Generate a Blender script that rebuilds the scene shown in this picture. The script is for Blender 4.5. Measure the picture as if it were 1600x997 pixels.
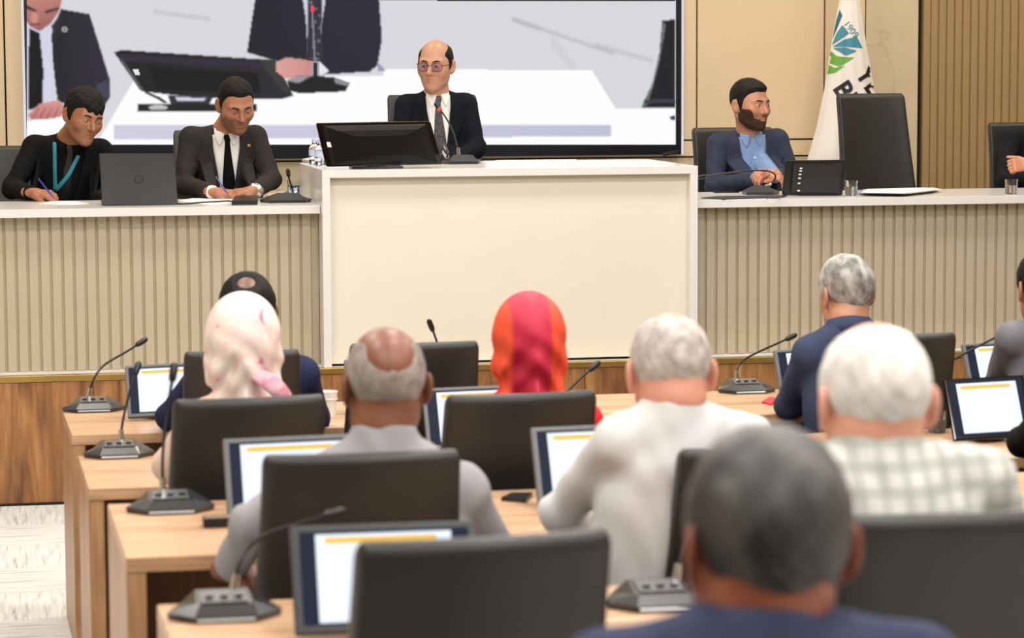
import bpy, bmesh, math, random
import numpy as np
from mathutils import Vector, Matrix
from mathutils.bvhtree import BVHTree
random.seed(7)
for o in list(bpy.data.objects): bpy.data.objects.remove(o)
S = bpy.context.scene
COL = S.collection

# ------------------------------------------------------------------ camera
F_PX, YAW, PITCH, ROLL = 4015.0, math.radians(10.7355), math.radians(-5.4854), math.radians(0.2543)
CAM = np.array([0.0, 0.0, 1.95])
_f = np.array([math.sin(YAW)*math.cos(PITCH), math.cos(YAW)*math.cos(PITCH), math.sin(PITCH)])
_r0 = np.array([math.cos(YAW), -math.sin(YAW), 0.0]); _u0 = np.cross(_r0, _f)
_r = math.cos(ROLL)*_r0 - math.sin(ROLL)*_u0
_u = math.sin(ROLL)*_r0 + math.cos(ROLL)*_u0
cd = bpy.data.cameras.new('camera'); cam = bpy.data.objects.new('camera', cd); COL.objects.link(cam)
cd.sensor_width = 36.0; cd.lens = 36.0*F_PX/1600.0; cd.clip_start = 0.05
cd.dof.use_dof = True; cd.dof.focus_distance = 12.3; cd.dof.aperture_fstop = 4.6
_m = Matrix(((_r[0], _u[0], -_f[0]), (_r[1], _u[1], -_f[1]), (_r[2], _u[2], -_f[2]))).to_4x4()
_m.translation = CAM; cam.matrix_world = _m
S.camera = cam
def ray(x, y): return _f + _r*(x-800)/F_PX - _u*(y-498.5)/F_PX
def PY(x, y, Y): d = ray(x, y); return CAM + d*(Y/d[1])          # pixel -> point on the plane at depth Y
def PZ(x, y, Z): d = ray(x, y); return CAM + d*((Z-CAM[2])/d[2])  # pixel -> point on the level Z

# ------------------------------------------------------------------ world, lights, exposure
w = bpy.data.worlds.new('world'); S.world = w; w.use_nodes = True
w.node_tree.nodes['Background'].inputs[0].default_value = (1.0, .93, .84, 1)
w.node_tree.nodes['Background'].inputs[1].default_value = 0.10
S.view_settings.view_transform = 'Standard'; S.view_settings.look = 'None'
S.view_settings.gamma = 1; S.view_settings.use_curve_mapping = False
S.view_settings.exposure = 0.0
CEIL = 4.3
def ceiling_lamp(x, y, sx, sy, power, col=(1, .94, .85)):
    ld = bpy.data.lights.new('ceiling_light', 'AREA'); ld.shape = 'RECTANGLE'; ld.size = sx; ld.size_y = sy
    ld.energy = power; ld.color = col
    o = bpy.data.objects.new('ceiling_light', ld); COL.objects.link(o); o.location = (x, y, CEIL-.06)
    return o
for yy in (1.2, 3.6, 6.0, 8.4):
    for xx in (-.6, 1.8, 4.2): ceiling_lamp(xx, yy, .6, .6, 55, (1, .985, .96))
for xx in (.2, 2.2, 4.2): ceiling_lamp(xx, 10.7, .6, .6, 36, (1, .95, .88))
for xx in (-.6, 1.2, 3.0, 4.8, 6.4): ceiling_lamp(xx, 13.3, .5, .5, 24, (1, .90, .76))

# ------------------------------------------------------------------ helpers
def link(o, parent=None):
    COL.objects.link(o)
    if parent is not None: o.parent = parent
    return o
def tag(o, label=None, cat=None, group=None, kind=None):
    if label: o['label'] = label
    if cat: o['category'] = cat
    if group: o['group'] = group
    if kind: o['kind'] = kind
    return o
def thing(name, label, cat, loc=(0, 0, 0), rz=0.0, group=None):
    o = bpy.data.objects.new(name, None); o.empty_display_size = .1; link(o)
    o.location = Vector([float(v) for v in loc]); o.rotation_euler = (0, 0, rz)
    return tag(o, label, cat, group)
def copy_tree(o, parent=None):
    c = o.copy(); link(c, parent)
    for ch in list(o.children): copy_tree(ch, c)
    return c
def mesh(name, V, Fc, mat, parent=None, smooth=False, fm=None, cols=None, auto=None):
    me = bpy.data.meshes.new(name)
    if isinstance(V, np.ndarray): V = V.tolist()
    if isinstance(Fc, np.ndarray): Fc = Fc.tolist()
    me.from_pydata(V, [], Fc)
    for m_ in (mat if isinstance(mat, (list, tuple)) else [mat]): me.materials.append(m_)
    if fm is not None: me.polygons.foreach_set('material_index', fm)
    if cols is not None:
        a = me.color_attributes.new('tint', 'FLOAT_COLOR', 'POINT')
        c4 = np.ones((len(V), 4), np.float32); c4[:, :3] = cols
        a.data.foreach_set('color', c4.ravel())
    if smooth: me.polygons.foreach_set('use_smooth', [True]*len(me.polygons))
    me.update()
    o = bpy.data.objects.new(name, me); link(o, parent)
    if auto is not None and smooth:
        bm = bmesh.new(); bm.from_mesh(me)
        for e in bm.edges:
            if len(e.link_faces) == 2 and e.calc_face_angle(0) > auto: e.smooth = False
        bm.to_mesh(me); bm.free()
    return o

class MB:
    """collects shapes into one mesh"""
    def __init__(s): s.V = []; s.F = []; s.M = []
    def add(s, V, Fc, m=0):
        b = len(s.V); s.V += [tuple(float(c) for c in v) for v in V]
        s.F += [[i+b for i in f] for f in Fc]; s.M += [m]*len(Fc); return s
    def box(s, c, d, bevel=0.0, m=0, rot=None):
        bm = bmesh.new(); bmesh.ops.create_cube(bm, size=1)
        for v in bm.verts: v.co = Vector((v.co.x*d[0], v.co.y*d[1], v.co.z*d[2]))
        if bevel > 0: bmesh.ops.bevel(bm, geom=list(bm.edges), offset=bevel, segments=2, affect='EDGES', profile=.6)
        V = [v.co.copy() for v in bm.verts]
        for i, v in enumerate(bm.verts): v.index = i
        Fc = [[v.index for v in f.verts] for f in bm.faces]; bm.free()
        if rot is not None: V = [rot @ v for v in V]
        return s.add([v+Vector([float(k) for k in c]) for v in V], Fc, m)
    def b2(s, lo, hi, bevel=0.0, m=0):
        return s.box([(a+b)/2 for a, b in zip(lo, hi)], [abs(b-a) for a, b in zip(lo, hi)], bevel, m)
    def tube(s, path, rad, n=10, m=0, cap=True, flat=1.0):
        P = [Vector([float(k) for k in p]) for p in path]; R = rad if isinstance(rad, (list, tuple)) else [rad]*len(P)
        rings = []; t0 = (P[1]-P[0]).normalized()
        a = t0.orthogonal().normalized()
        for i, p in enumerate(P):
            t = (P[min(i+1, len(P)-1)]-P[max(i-1, 0)]).normalized()
            a = (a - t*a.dot(t)).normalized(); b = t.cross(a)
            rings.append([p + a*math.cos(k*2*math.pi/n)*R[i] + b*math.sin(k*2*math.pi/n)*R[i]*flat for k in range(n)])
        V = [v for r_ in rings for v in r_]; Fc = []
        for i in range(len(P)-1):
            for k in range(n): Fc.append([i*n+k, i*n+(k+1) % n, (i+1)*n+(k+1) % n, (i+1)*n+k])
        if cap: Fc.append(list(range(n))[::-1]); Fc.append([(len(P)-1)*n+k for k in range(n)])
        return s.add(V, Fc, m)
    def rings(s, rings, m=0, cap=True):
        n = len(rings[0]); V = [v for r_ in rings for v in r_]; Fc = []
        for i in range(len(rings)-1):
            for k in range(n): Fc.append([i*n+k, i*n+(k+1) % n, (i+1)*n+(k+1) % n, (i+1)*n+k])
        if cap: Fc.append(list(range(n))[::-1]); Fc.append([(len(rings)-1)*n+k for k in range(n)])
        return s.add(V, Fc, m)
    def lathe(s, prof, c=(0, 0, 0), n=24, m=0, cap=True):
        return s.rings([[(c[0]+r_*math.cos(k*2*math.pi/n), c[1]+r_*math.sin(k*2*math.pi/n), c[2]+z) for k in range(n)] for r_, z in prof], m, cap)
    def build(s, name, mat, parent=None, smooth=False, auto=.6):
        return mesh(name, s.V, s.F, mat, parent, smooth, s.M if isinstance(mat, (list, tuple)) else None, None, auto if smooth else None)

# ------------------------------------------------------------------ materials
def lin(c): return tuple(((v/255)/12.92 if v/255 <= .04045 else ((v/255+.055)/1.055)**2.4) for v in c)
_mats = {}
def nodes_of(name):
    m = bpy.data.materials.new(name); m.use_nodes = True
    nt = m.node_tree; return m, nt, nt.nodes['Principled BSDF']
def _mix(nt, f, a, b, blend='MIX'):
    n = nt.nodes.new('ShaderNodeMix'); n.data_type = 'RGBA'; n.blend_type = blend
    for sock, v in ((n.inputs[0], f), (n.inputs[6], a), (n.inputs[7], b)):
        if hasattr(v, 'links'): nt.links.new(v, sock)
        elif isinstance(v, (tuple, list)): sock.default_value = (*v[:3], 1)
        else: sock.default_value = v
    return n.outputs[2]
def _tex(nt, kind, scale, stretch=(1, 1, 1), detail=3, coord='Object', **kw):
    tc = nt.nodes.new('ShaderNodeTexCoord'); mp = nt.nodes.new('ShaderNodeMapping')
    mp.inputs['Scale'].default_value = stretch; nt.links.new(tc.outputs[coord], mp.inputs[0])
    t = nt.nodes.new('ShaderNodeTex'+kind); nt.links.new(mp.outputs[0], t.inputs['Vector'])
    if 'Scale' in t.inputs: t.inputs['Scale'].default_value = scale
    if 'Detail' in t.inputs: t.inputs['Detail'].default_value = detail
    for k, v in kw.items():
        if k in t.inputs: t.inputs[k].default_value = v
        else: setattr(t, k, v)
    return t
def _ramp(nt, fac, stops):
    r = nt.nodes.new('ShaderNodeValToRGB'); nt.links.new(fac, r.inputs[0]); e = r.color_ramp.elements
    while len(e) < len(stops): e.new(.5)
    for k, (p, c) in zip(e, stops): k.position = p; k.color = (*c[:3], 1)
    return r.outputs[0]
def _bump(nt, B, h, strength, dist=.002):
    b = nt.nodes.new('ShaderNodeBump'); b.inputs['Strength'].default_value = strength; b.inputs['Distance'].default_value = dist
    nt.links.new(h, b.inputs['Height']); nt.links.new(b.outputs[0], B.inputs['Normal'])
def M(name, col, rough=.5, metal=0., var=.08, scale=6., stretch=(1, 1, 1), bump=0., bscale=200., bstretch=(1, 1, 1), col2=None, tint=False, spec=.5, coat=0., trans=0., sheen=0., bdist=.002):
    if name in _mats: return _mats[name]
    m, nt, B = nodes_of(name); c = lin(col)
    n = _tex(nt, 'Noise', scale, stretch)
    c2 = lin(col2) if col2 else tuple(min(1, v*(1+var)) for v in c)
    c1 = c if col2 else tuple(v*(1-var) for v in c)
    out = _mix(nt, _ramp(nt, n.outputs[0], [(.3, (0, 0, 0)), (.7, (1, 1, 1))]), c1, c2)
    if tint:
        a = nt.nodes.new('ShaderNodeVertexColor'); a.layer_name = 'tint'
        out = _mix(nt, 1.0, out, a.outputs[0], 'MULTIPLY')
    nt.links.new(out, B.inputs['Base Color'])
    B.inputs['Roughness'].default_value = rough; B.inputs['Metallic'].default_value = metal
    B.inputs['Specular IOR Level'].default_value = spec; B.inputs['Coat Weight'].default_value = coat
    B.inputs['Transmission Weight'].default_value = trans; B.inputs['Sheen Weight'].default_value = sheen
    if bump: _bump(nt, B, _tex(nt, 'Noise', bscale, bstretch, 2).outputs[0], bump, bdist)
    _mats[name] = m; return m
def emit(name, col, s=1.0, tint=False):
    if name in _mats: return _mats[name]
    m, nt, B = nodes_of(name)
    B.inputs['Base Color'].default_value = (.003, .003, .004, 1); B.inputs['Roughness'].default_value = .5; B.inputs['Specular IOR Level'].default_value = .15
    B.inputs['Emission Color'].default_value = (*lin(col), 1); B.inputs['Emission Strength'].default_value = s
    if tint:
        a = nt.nodes.new('ShaderNodeVertexColor'); a.layer_name = 'tint'; nt.links.new(a.outputs[0], B.inputs['Emission Color'])
    _mats[name] = m; return m
def wood(name, c_lo, c_mid, c_hi, axis='z', rough=.42, scale=1.0, coat=.15):
    m, nt, B = nodes_of(name)
    st = {'z': (9, 9, .9), 'x': (.9, 9, 9), 'y': (9, .9, 9)}[axis]
    st = tuple(v*scale for v in st)
    big = _tex(nt, 'Noise', 1.1, st, 5, Distortion=1.2); fine = _tex(nt, 'Noise', 7.0, st, 4, Distortion=.4)
    base = _ramp(nt, big.outputs[0], [(.28, lin(c_lo)), (.5, lin(c_mid)), (.72, lin(c_hi))])
    fr = _ramp(nt, fine.outputs[0], [(.35, (.62, .62, .62)), (.6, (1, 1, 1))])
    nt.links.new(_mix(nt, .6, base, fr, 'MULTIPLY'), B.inputs['Base Color'])
    B.inputs['Roughness'].default_value = rough; B.inputs['Coat Weight'].default_value = coat; B.inputs['Coat Roughness'].default_value = .3
    _bump(nt, B, fine.outputs[0], .15, .001); return m
def marble(name, base, vein, vscale=.9):
    m, nt, B = nodes_of(name)
    n = _tex(nt, 'Noise', 1.4, (1, 1, 1), 8, Distortion=1.6); v = _tex(nt, 'Noise', vscale, (1, 1, .7), 7, Distortion=2.2)
    c = _ramp(nt, n.outputs[0], [(.3, tuple(k*.9 for k in lin(base))), (.7, lin(base))])
    vm = _ramp(nt, v.outputs[0], [(.485, (0, 0, 0)), (.5, (1, 1, 1)), (.515, (0, 0, 0))])
    nt.links.new(_mix(nt, _mix(nt, .22, (0, 0, 0), vm), c, lin(vein)), B.inputs['Base Color'])
    B.inputs['Roughness'].default_value = .22; return m
def plaid(name, base, line, thin):
    m, nt, B = nodes_of(name)
    a = _tex(nt, 'Wave', 8.0, (1, 1, 1), 0, bands_direction='X', Distortion=.25); b = _tex(nt, 'Wave', 8.0, (1, 1, 1), 0, bands_direction='Z', Distortion=.25)
    ra = _ramp(nt, a.outputs[0], [(.45, (0, 0, 0)), (.75, (1, 1, 1))]); rb = _ramp(nt, b.outputs[0], [(.45, (0, 0, 0)), (.75, (1, 1, 1))])
    c = _mix(nt, _mix(nt, .55, (0, 0, 0), ra), lin(base), lin(line)); c = _mix(nt, _mix(nt, .55, (0, 0, 0), rb), c, lin(thin))
    nt.links.new(c, B.inputs['Base Color']); B.inputs['Roughness'].default_value = .85; return m
def carpet(name, axis):
    m, nt, B = nodes_of(name)
    st = (26, 1.6, 1) if axis == 'y' else (1.6, 26, 1)
    n = _tex(nt, 'Noise', 2.2, st, 4); f = _tex(nt, 'Noise', 160, (1, 1, 1), 2)
    c = _ramp(nt, n.outputs[0], [(.28, lin((160, 158, 154))), (.45, lin((212, 210, 205))), (.7, lin((232, 230, 225)))])
    nt.links.new(_mix(nt, .35, c, f.outputs[0], 'OVERLAY'), B.inputs['Base Color']); B.inputs['Roughness'].default_value = .95
    _bump(nt, B, f.outputs[0], .5, .003); return m

m_white = M('white lacquer', (236, 234, 230), .22, var=.01, coat=.2)
m_cream = M('cream panel', (222, 200, 166), .5, var=.02, scale=2)
m_podium = M('podium cream laminate', (238, 230, 213), .5, var=.015, scale=3)
m_taupe = M('taupe slat lacquer', (190, 177, 152), .5, var=.02)
m_taupe_back = M('taupe backing', (184, 172, 148), .6, var=.02)
m_tan = M('tan slat lacquer', (164, 138, 96), .5, var=.03)
m_gap = M('black joint', (10, 9, 8), .7, var=0)
m_gold = M('brass trim', (188, 158, 92), .32, .85, var=.06)
m_marble = marble('beige marble', (214, 198, 168), (150, 126, 92))
m_riser = [wood('walnut riser %d' % i, (104, 66, 38), (164, 112, 64), (198, 146, 90), 'z', .42, 1.0+.13*i) for i in range(2)]
m_desktop = wood('light oak top', (176, 132, 96), (206, 164, 126), (222, 184, 148), 'x', .35)
m_deskside = wood('oak side', (150, 108, 70), (178, 134, 92), (196, 152, 108), 'z', .4)
m_leather = M('dark grey leather', (37, 36, 34), .45, var=.12, scale=9, bump=.25, bscale=320)
m_black = M('black plastic', (16, 16, 17), .38, var=.1)
m_black_gloss = M('black gloss plastic', (9, 9, 11), .12, var=.05)
m_grey = M('grey plastic', (96, 97, 98), .4, var=.05)
m_silver = M('silver metal', (190, 190, 188), .25, .9, var=.04)
m_unit_top = M('console grey top', (84, 86, 88), .28, var=.05, coat=.2)
m_chrome = M('chrome', (210, 210, 210), .12, 1., var=.02)
m_paper = M('white paper', (238, 237, 232), .8, var=.02)
m_glass, _nt, _B = nodes_of('clear glass'); _B.inputs['Base Color'].default_value = (.95, .97, 1, 1); _B.inputs['Transmission Weight'].default_value = 1; _B.inputs['Roughness'].default_value = .03; _B.inputs['IOR'].default_value = 1.45
m_carpet = [carpet('carpet lengthwise', 'y'), carpet('carpet crosswise', 'x')]
m_page = emit('lit page', (236, 244, 255), 1.15)
m_navy = emit('lit navy margin', (10, 24, 52), 1.0)
m_orange = emit('lit orange bar', (250, 200, 80), 1.1)
m_led = emit('led picture', (255, 255, 255), 1.0, tint=True)
m_led_off = M('unlit led', (6, 10, 24), .3, var=.05)
# ------------------------------------------------------------------ the room
ST = .59            # stage floor level
YS = 11.75          # stage front
YW = 14.7           # back wall
X0, X1, Y0 = -4.0, 9.0, -4.0
def struct(o): o['kind'] = 'structure'; return o
fl = MB().b2((X0, Y0, -.1), (X1, YS, -.006)).build('floor', M('carpet base', (120, 118, 114), .95, var=.1)); struct(fl)
T = .5
tile = [None, None]
for k in (0, 1):
    t_ = MB().box((0, 0, -.003), (T-.003, T-.003, .006), .0012)
    tile[k] = t_
n = 0; first = [None, None]
for i in range(-6, 3):
    for j in range(0, 17):
        cx, cy = i*T+.07, YS-.25-j*T
        if cx > .9: continue
        k = (i+j) % 2
        if first[k] is None: o = first[k] = tile[k].build('carpet_tile', m_carpet[k], fl)
        else: o = first[k].copy(); link(o, fl)
        o.location = (cx, cy, 0); n += 1
struct(MB().b2((X0, Y0, CEIL), (X1, YW+.3, CEIL+.1)).build('ceiling', M('white ceiling', (226, 222, 214), .8, var=.02)))
m_wallp = M('warm wall paint', (206, 190, 164), .7, var=.03)
struct(MB().b2((X0-.1, Y0, 0), (X0, YW+.2, CEIL)).build('wall_left', m_wallp))
struct(MB().b2((X1, Y0, 0), (X1+.1, YW+.2, CEIL)).build('wall_right', m_wallp))
struct(MB().b2((X0, Y0-.1, 0), (X1, Y0, CEIL)).build('wall_rear', m_wallp))
# low platform under the back rows of the audience
pf = MB().b2((.30, Y0+.02, .001), (X1-.02, 6.60, .1)).build('audience_platform', m_carpet[0]); struct(pf)
# stage
st = MB().b2((X0, YS+.03, 0), (X1, YW+.2, ST)).build('stage_platform', m_carpet[1]); struct(st)
jx = [PY(146, 610, YS)[0], PY(514, 600, YS)[0], PY(914, 585, YS)[0]]
pw = (jx[2]-jx[0])/2
edges = [jx[0]+pw*k for k in range(-4, 8)]
for a, b in zip(edges[:-1], edges[1:]):
    if a < X0 or b > X1: continue
    MB().b2((a+.0015, YS, .002), (b-.0015, YS+.03, ST-.028), .0012).build('riser_panel', m_riser[int(round((a-edges[0])/pw)) % 2], st)
MB().b2((X0, YS-.006, ST-.026), (X1, YS+.05, ST+.002), .002).build('edge_trim', m_gold, st)
MB().b2((X0, YS-.004, 0), (X1, YS, .012)).build('shadow_gap', m_gap, st)

# back wall with separate panels
wb = MB().b2((X0, YW+.03, 0), (X1, YW+.2, CEIL)).build('wall_back', m_gap); struct(wb)
def wx(x, y=120): return PY(x, y, YW)[0]
def wz(y, x=800): return PY(x, y, YW)[2]
zj = wz(219, 1100); zb = wz(245, 1100)
G = .005
def panel(xa, xb, za, zb_, mat, name='wall_panel', y=0.0, bev=.002):
    return MB().b2((xa+G, YW+y, za+G), (xb-G, YW+.035, zb_-G), bev).build(name, mat, wb)
xs = [X0, wx(8)-1.9, wx(8)-.95, wx(8), wx(1089), wx(1288), wx(1352)]
for a, b in zip(xs[:-1], xs[1:]):
    panel(a, b, zj, CEIL, m_cream); panel(a, b, zb, zj, m_cream)
xm = wx(1434)
for (za, zz) in ((ST-.01, CEIL),):
    MB().b2((wx(1352)+.003, YW, za), (xm, YW+.035, zz), .001).build('marble_slab', m_marble, wb)
MB().b2((X0, YW+.012, ST), (wx(1352), YW+.035, zb-G), .001).build('marble_plinth', m_marble, wb)
xf = wx(1441)
# fluted panels on the right
pit = (wx(1541)-xf)/8.0
k = 0; sl0 = None; x = xf
while x < X1-.1:
    wid = pit-.004
    gap8 = (k % 8 == 7)
    if sl0 is None:
        m0 = MB().b2((0, YW-.01, ST), (wid-.006, YW+.03, CEIL), .003); sl0 = o = m0.build('slat', m_tan, wb)
    else: o = sl0.copy(); link(o, wb)
    o.location = (x+(0.004 if k % 8 == 0 else 0), 0, 0); x += pit; k += 1
MB().b2((xf, YW-.003, ST), (X1, YW+.031, CEIL)).build('flute_backing', M('tan backing', (140, 116, 78), .6, var=.02), wb)

# ------------------------------------------------------------------ stage desks and podium
YP = 11.79
pL, pR = PY(503, 266.5, YP), PY(1090.5, 258.5, YP)
ZP = float((pL[2]+pR[2])/2); xa, xb = float(pL[0]), float(pR[0]); tk = .037; PD = .98
pod = thing('podium', 'tall white framed speaker podium with a plain cream front panel', 'podium', ((xa+xb)/2, YP, ST))
def loc(mb, root):  # shift world vertices to the root's place
    L = root.location; mb.V = [(v[0]-L.x, v[1]-L.y, v[2]-L.z) for v in mb.V]; return mb
loc(MB().b2((xa, YP, ZP-tk), (xb, YP+PD, ZP), .0015), pod).build('top', m_white, pod)
loc(MB().b2((xa, YP, ST), (xa+tk, YP+PD, ZP-tk), .0015), pod).build('side_panel', m_white, pod)
loc(MB().b2((xb-tk, YP, ST), (xb, YP+PD, ZP-tk), .0015), pod).build('side_panel', m_white, pod)
loc(MB().b2((xa+tk, YP+.045, ST+.012), (xb-tk, YP+.07, ZP-tk), .001), pod).build('front_panel', m_podium, pod)
loc(MB().b2((xa+tk, YP+.06, ST), (xb-tk, YP+.068, ST+.012)), pod).build('shadow_gap', m_gap, pod)
dais = struct(MB().b2((xa+.06, YP+PD+.0, ST), (xb-.06, YW-.25, ST+.2), .003).build('podium_step', m_carpet[0]))

ZD = 1.340; YD = 11.86; DD = .78
def stage_desk(xl, xr, ref, step, lab):
    d = thing('stage_desk', lab, 'desk', ((xl+xr)/2, YD, ST), group='long stage desks')
    loc(MB().b2((xl, YD, ZD-.038), (xr, YD+DD, ZD), .0015), d).build('top', m_white, d)
    loc(MB().b2((xl, YD+.086, ST), (xr, YD+.10, ZD-.038)), d).build('backing_panel', m_taupe_back, d)
    for xx in (xl+.02, xr-.06): loc(MB().b2((xx, YD+.12, ST), (xx+.04, YD+DD-.02, ZD-.038)), d).build('end_panel', m_taupe, d)
    w_ = step*.745; s0 = None
    k = math.ceil((xl-ref)/step)
    while ref+k*step+w_ < xr:
        xx = ref+k*step
        if s0 is None: s0 = o = loc(MB().b2((0, YD+.074, ST+.001), (w_, YD+.088, ZD-.039), .002), d).build('slat', m_taupe, d); base = -d.location.x
        else: o = s0.copy(); link(o, d)
        o.location = (xx, 0, 0); k += 1
    return d
gl = [PY(9.0, 400, YD+.072)[0], PY(153.8, 400, YD+.072)[0]]; stepL = (gl[1]-gl[0])/8
stage_desk(-2.2, xa-.002, gl[0], stepL, 'long white topped stage desk with taupe slats under the laptop')
gr = [PY(1447.5, 340, YD+.072)[0], PY(1591, 340, YD+.072)[0]]; stepR = (gr[1]-gr[0])/9
stage_desk(xb+.002, 6.3, gr[0], stepR, 'long white topped stage desk with taupe slats under the paper stack')

# ------------------------------------------------------------------ led screen with its live picture
SX0, SX1 = wx(39, 100), wx(1061, 100); SZ0, SZ1 = wz(241, 1055), wz(-1, 700)+.10
scr = thing('video_wall', 'large video wall on the back wall showing a live picture of the podium', 'screen', ((SX0+SX1)/2, YW, SZ0))
YQ = YW-.06
loc(MB().b2((SX0, YQ, SZ0), (SX1, YW-.003, SZ1), .003), scr).build('housing', m_led_off, scr)
m_edge = emit('lit screen rim', (238, 236, 246), .85)
for xq in (SX0-.014, SX1): loc(MB().b2((xq, YQ+.004, SZ0), (xq+.014, YW-.003, SZ1), .001), scr).build('side_rim', m_edge if xq < SX0 else m_edge, scr)
# the picture: coloured in photograph pixels, laid on the screen plane as a fine grid of lit dots
PX0, PX1, PY0, PY1 = 42, 1056, -2, 226
st_ = 1.5
gx = np.arange(PX0, PX1+.1, st_); gy = np.arange(PY0, PY1+.1, st_)
IX, IY = np.meshgrid(gx, gy)
IMG = np.zeros(IX.shape+(3,), np.float32)
def inpoly(poly):
    p = np.array(poly, float); ins = np.zeros(IX.shape, bool); j = len(p)-1
    for i in range(len(p)):
        c = ((p[i, 1] > IY) != (p[j, 1] > IY)) & (IX < (p[j, 0]-p[i, 0])*(IY-p[i, 1])/(p[j, 1]-p[i, 1]+1e-9)+p[i, 0])
        ins ^= c; j = i
    return ins
def blur(a, n=1):
    for _ in range(n):
        b = a.copy(); b[1:-1] = (a[:-2]+2*a[1:-1]+a[2:])/4; a = b
        b = a.copy(); b[:, 1:-1] = (a[:, :-2]+2*a[:, 1:-1]+a[:, 2:])/4; a = b
    return a
def paint(poly, c, soft=1, c2=None, dirv=None, op=1.0):
    global IMG
    mk = blur(inpoly(poly).astype(np.float32), soft)*op
    col = np.array(lin(c), np.float32)
    if c2 is not None:
        p = np.array(poly, float); t = (IX*dirv[0]+IY*dirv[1]); q = p @ np.array(dirv); t = np.clip((t-q.min())/(q.max()-q.min()), 0, 1)[..., None]
        col = col*(1-t)+np.array(lin(c2), np.float32)*t
    IMG = IMG*(1-mk[..., None])+col*mk[..., None]
def ell(cx, cy, rx, ry, a=0, n=28):
    return [(cx+rx*math.cos(t)*math.cos(a)-ry*math.sin(t)*math.sin(a), cy+rx*math.cos(t)*math.sin(a)+ry*math.sin(t)*math.cos(a)) for t in [k*2*math.pi/n for k in range(n)]]
IMG[:] = lin((214, 212, 218))
# marble veins, then the white desk of the picture
for (a_, b_, w_, op) in (((240, 18), (330, 30), 3, .35), ((800, 30), (845, 45), 4, .5), ((845, 45), (960, 84), 3, .4), ((860, 60), (900, 110), 10, .15), ((930, 70), (1020, 95), 4, .3)):
    paint([(a_[0], a_[1]-w_), (b_[0], b_[1]-w_), (b_[0], b_[1]+w_), (a_[0], a_[1]+w_)], (150, 150, 160), 3, op=op)
paint([(150, 226), (210, 124), (600, 118), (600, 108), (925, 110), (962, 170), (1056, 170), (1056, 228), (42, 228), (42, 190), (150, 170)], (250, 250, 253), 1)
paint([(178, 196), (955, 195), (955, 213), (178, 218)], (206, 202, 222), 1, (190, 190, 212), (1, 0))
# figure on the left edge: jacket, shirt, tie, face, hand
paint([(95, 14), (140, 22), (155, 70), (172, 125), (172, 152), (160, 170), (90, 160), (78, 60)], (26, 27, 34), 1, (44, 38, 52), (1, 0))
paint([(42, 40), (80, 36), (84, 156), (42, 170)], (208, 208, 228), 1)
paint([(46, 44), (62, 52), (68, 110), (66, 168), (44, 172), (44, 100)], (12, 12, 18), 1)
paint([(42, -4), (98, -4), (92, 18), (80, 36), (62, 49), (48, 42), (42, 34)], (196, 132, 122), 1, (150, 92, 88), (.3, 1))
paint([(42, 8), (58, 16), (57, 19), (42, 14)], (60, 40, 44), 1); paint([(70, 17), (92, 11), (92, 15), (72, 21)], (60, 40, 44), 1)
paint([(46, 36), (64, 37), (63, 40), (48, 40)], (120, 60, 66), 1); paint(ell(54, 28, 6, 9), (214, 150, 138), 2, op=.7)
paint([(80, 40), (98, 20), (86, 60)], (40, 40, 48), 1)
paint(ell(101, 46, 4, 4), (190, 190, 190), 1); paint(ell(101, 46, 2, 2), (40, 40, 40), 1)
paint([(44, 180), (62, 162), (92, 156), (104, 168), (96, 182), (70, 187), (48, 186)], (214, 150, 142), 1, (190, 118, 112), (0, 1))
for q in range(4): paint([(50+q*11, 184), (60+q*10, 168), (62+q*10, 169), (53+q*11, 185)], (150, 84, 84), 1, op=.7)
paint([(150, 132), (168, 124), (172, 150), (156, 158)], (70, 70, 86), 1, op=.7)
# monitor seen from behind in the picture
paint([(178, 82), (190, 78), (400, 92), (430, 94), (458, 150), (440, 155), (300, 152), (222, 143), (206, 118)], (22, 21, 26), 1, (40, 38, 46), (1, 0))
paint([(183, 84), (420, 98), (424, 106), (190, 96)], (44, 38, 54), 1)
paint([(184, 90), (192, 94), (226, 142), (218, 140)], (84, 84, 86), 1); paint([(207, 108), (216, 108), (219, 117), (211, 117)], (226, 226, 226), 0)
paint([(404, 94), (430, 94), (458, 150), (440, 140)], (52, 54, 54), 1)
paint([(232, 104), (402, 114), (408, 146), (246, 140)], (12, 12, 14), 2); paint([(262, 148), (334, 150), (326, 166), (268, 166)], (46, 46, 56), 1)
paint([(274, 152), (322, 153), (318, 158), (277, 158)], (206, 206, 216), 1)
paint([(216, 163), (402, 163), (402, 175), (214, 175)], (28, 28, 34), 1); paint(ell(247, 168, 15, 4), (190, 190, 190), 1)
paint([(228, 142), (250, 152), (262, 160), (258, 162), (246, 155), (226, 145)], (20, 20, 24), 1)
# middle figure: dark jacket, shirt, patterned tie, microphone, hands
paint([(399, -4), (592, -4), (597, 60), (590, 102), (578, 112), (500, 117), (440, 98), (386, 82), (392, 40)], (24, 25, 36), 1, (34, 32, 48), (1, 0))
paint([(473, -4), (509, -4), (502, 40), (498, 92), (482, 90), (478, 30)], (206, 208, 222), 1)
paint([(480, -4), (504, -4), (502, 50), (506, 92), (478, 92), (481, 40)], (46, 42, 54), 1)
for q in range(9): paint(ell(486+(q*7) % 15, 4+q*10, 2.4, 2), (130, 126, 138), 1, op=.7)
paint([(432, 98), (446, 90), (470, 92), (490, 96), (505, 108), (500, 118), (462, 122), (448, 124), (432, 112)], (216, 160, 152), 1, (196, 128, 124), (1, 0))
paint([(488, 96), (500, 96), (514, 110), (506, 117), (492, 116)], (226, 226, 232), 1)
paint([(486, 10), (489, 10), (494, 98), (490, 98)], (120, 116, 126), 0); paint(ell(488, 14, 3.2, 6), (226, 70, 90), 0)
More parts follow.
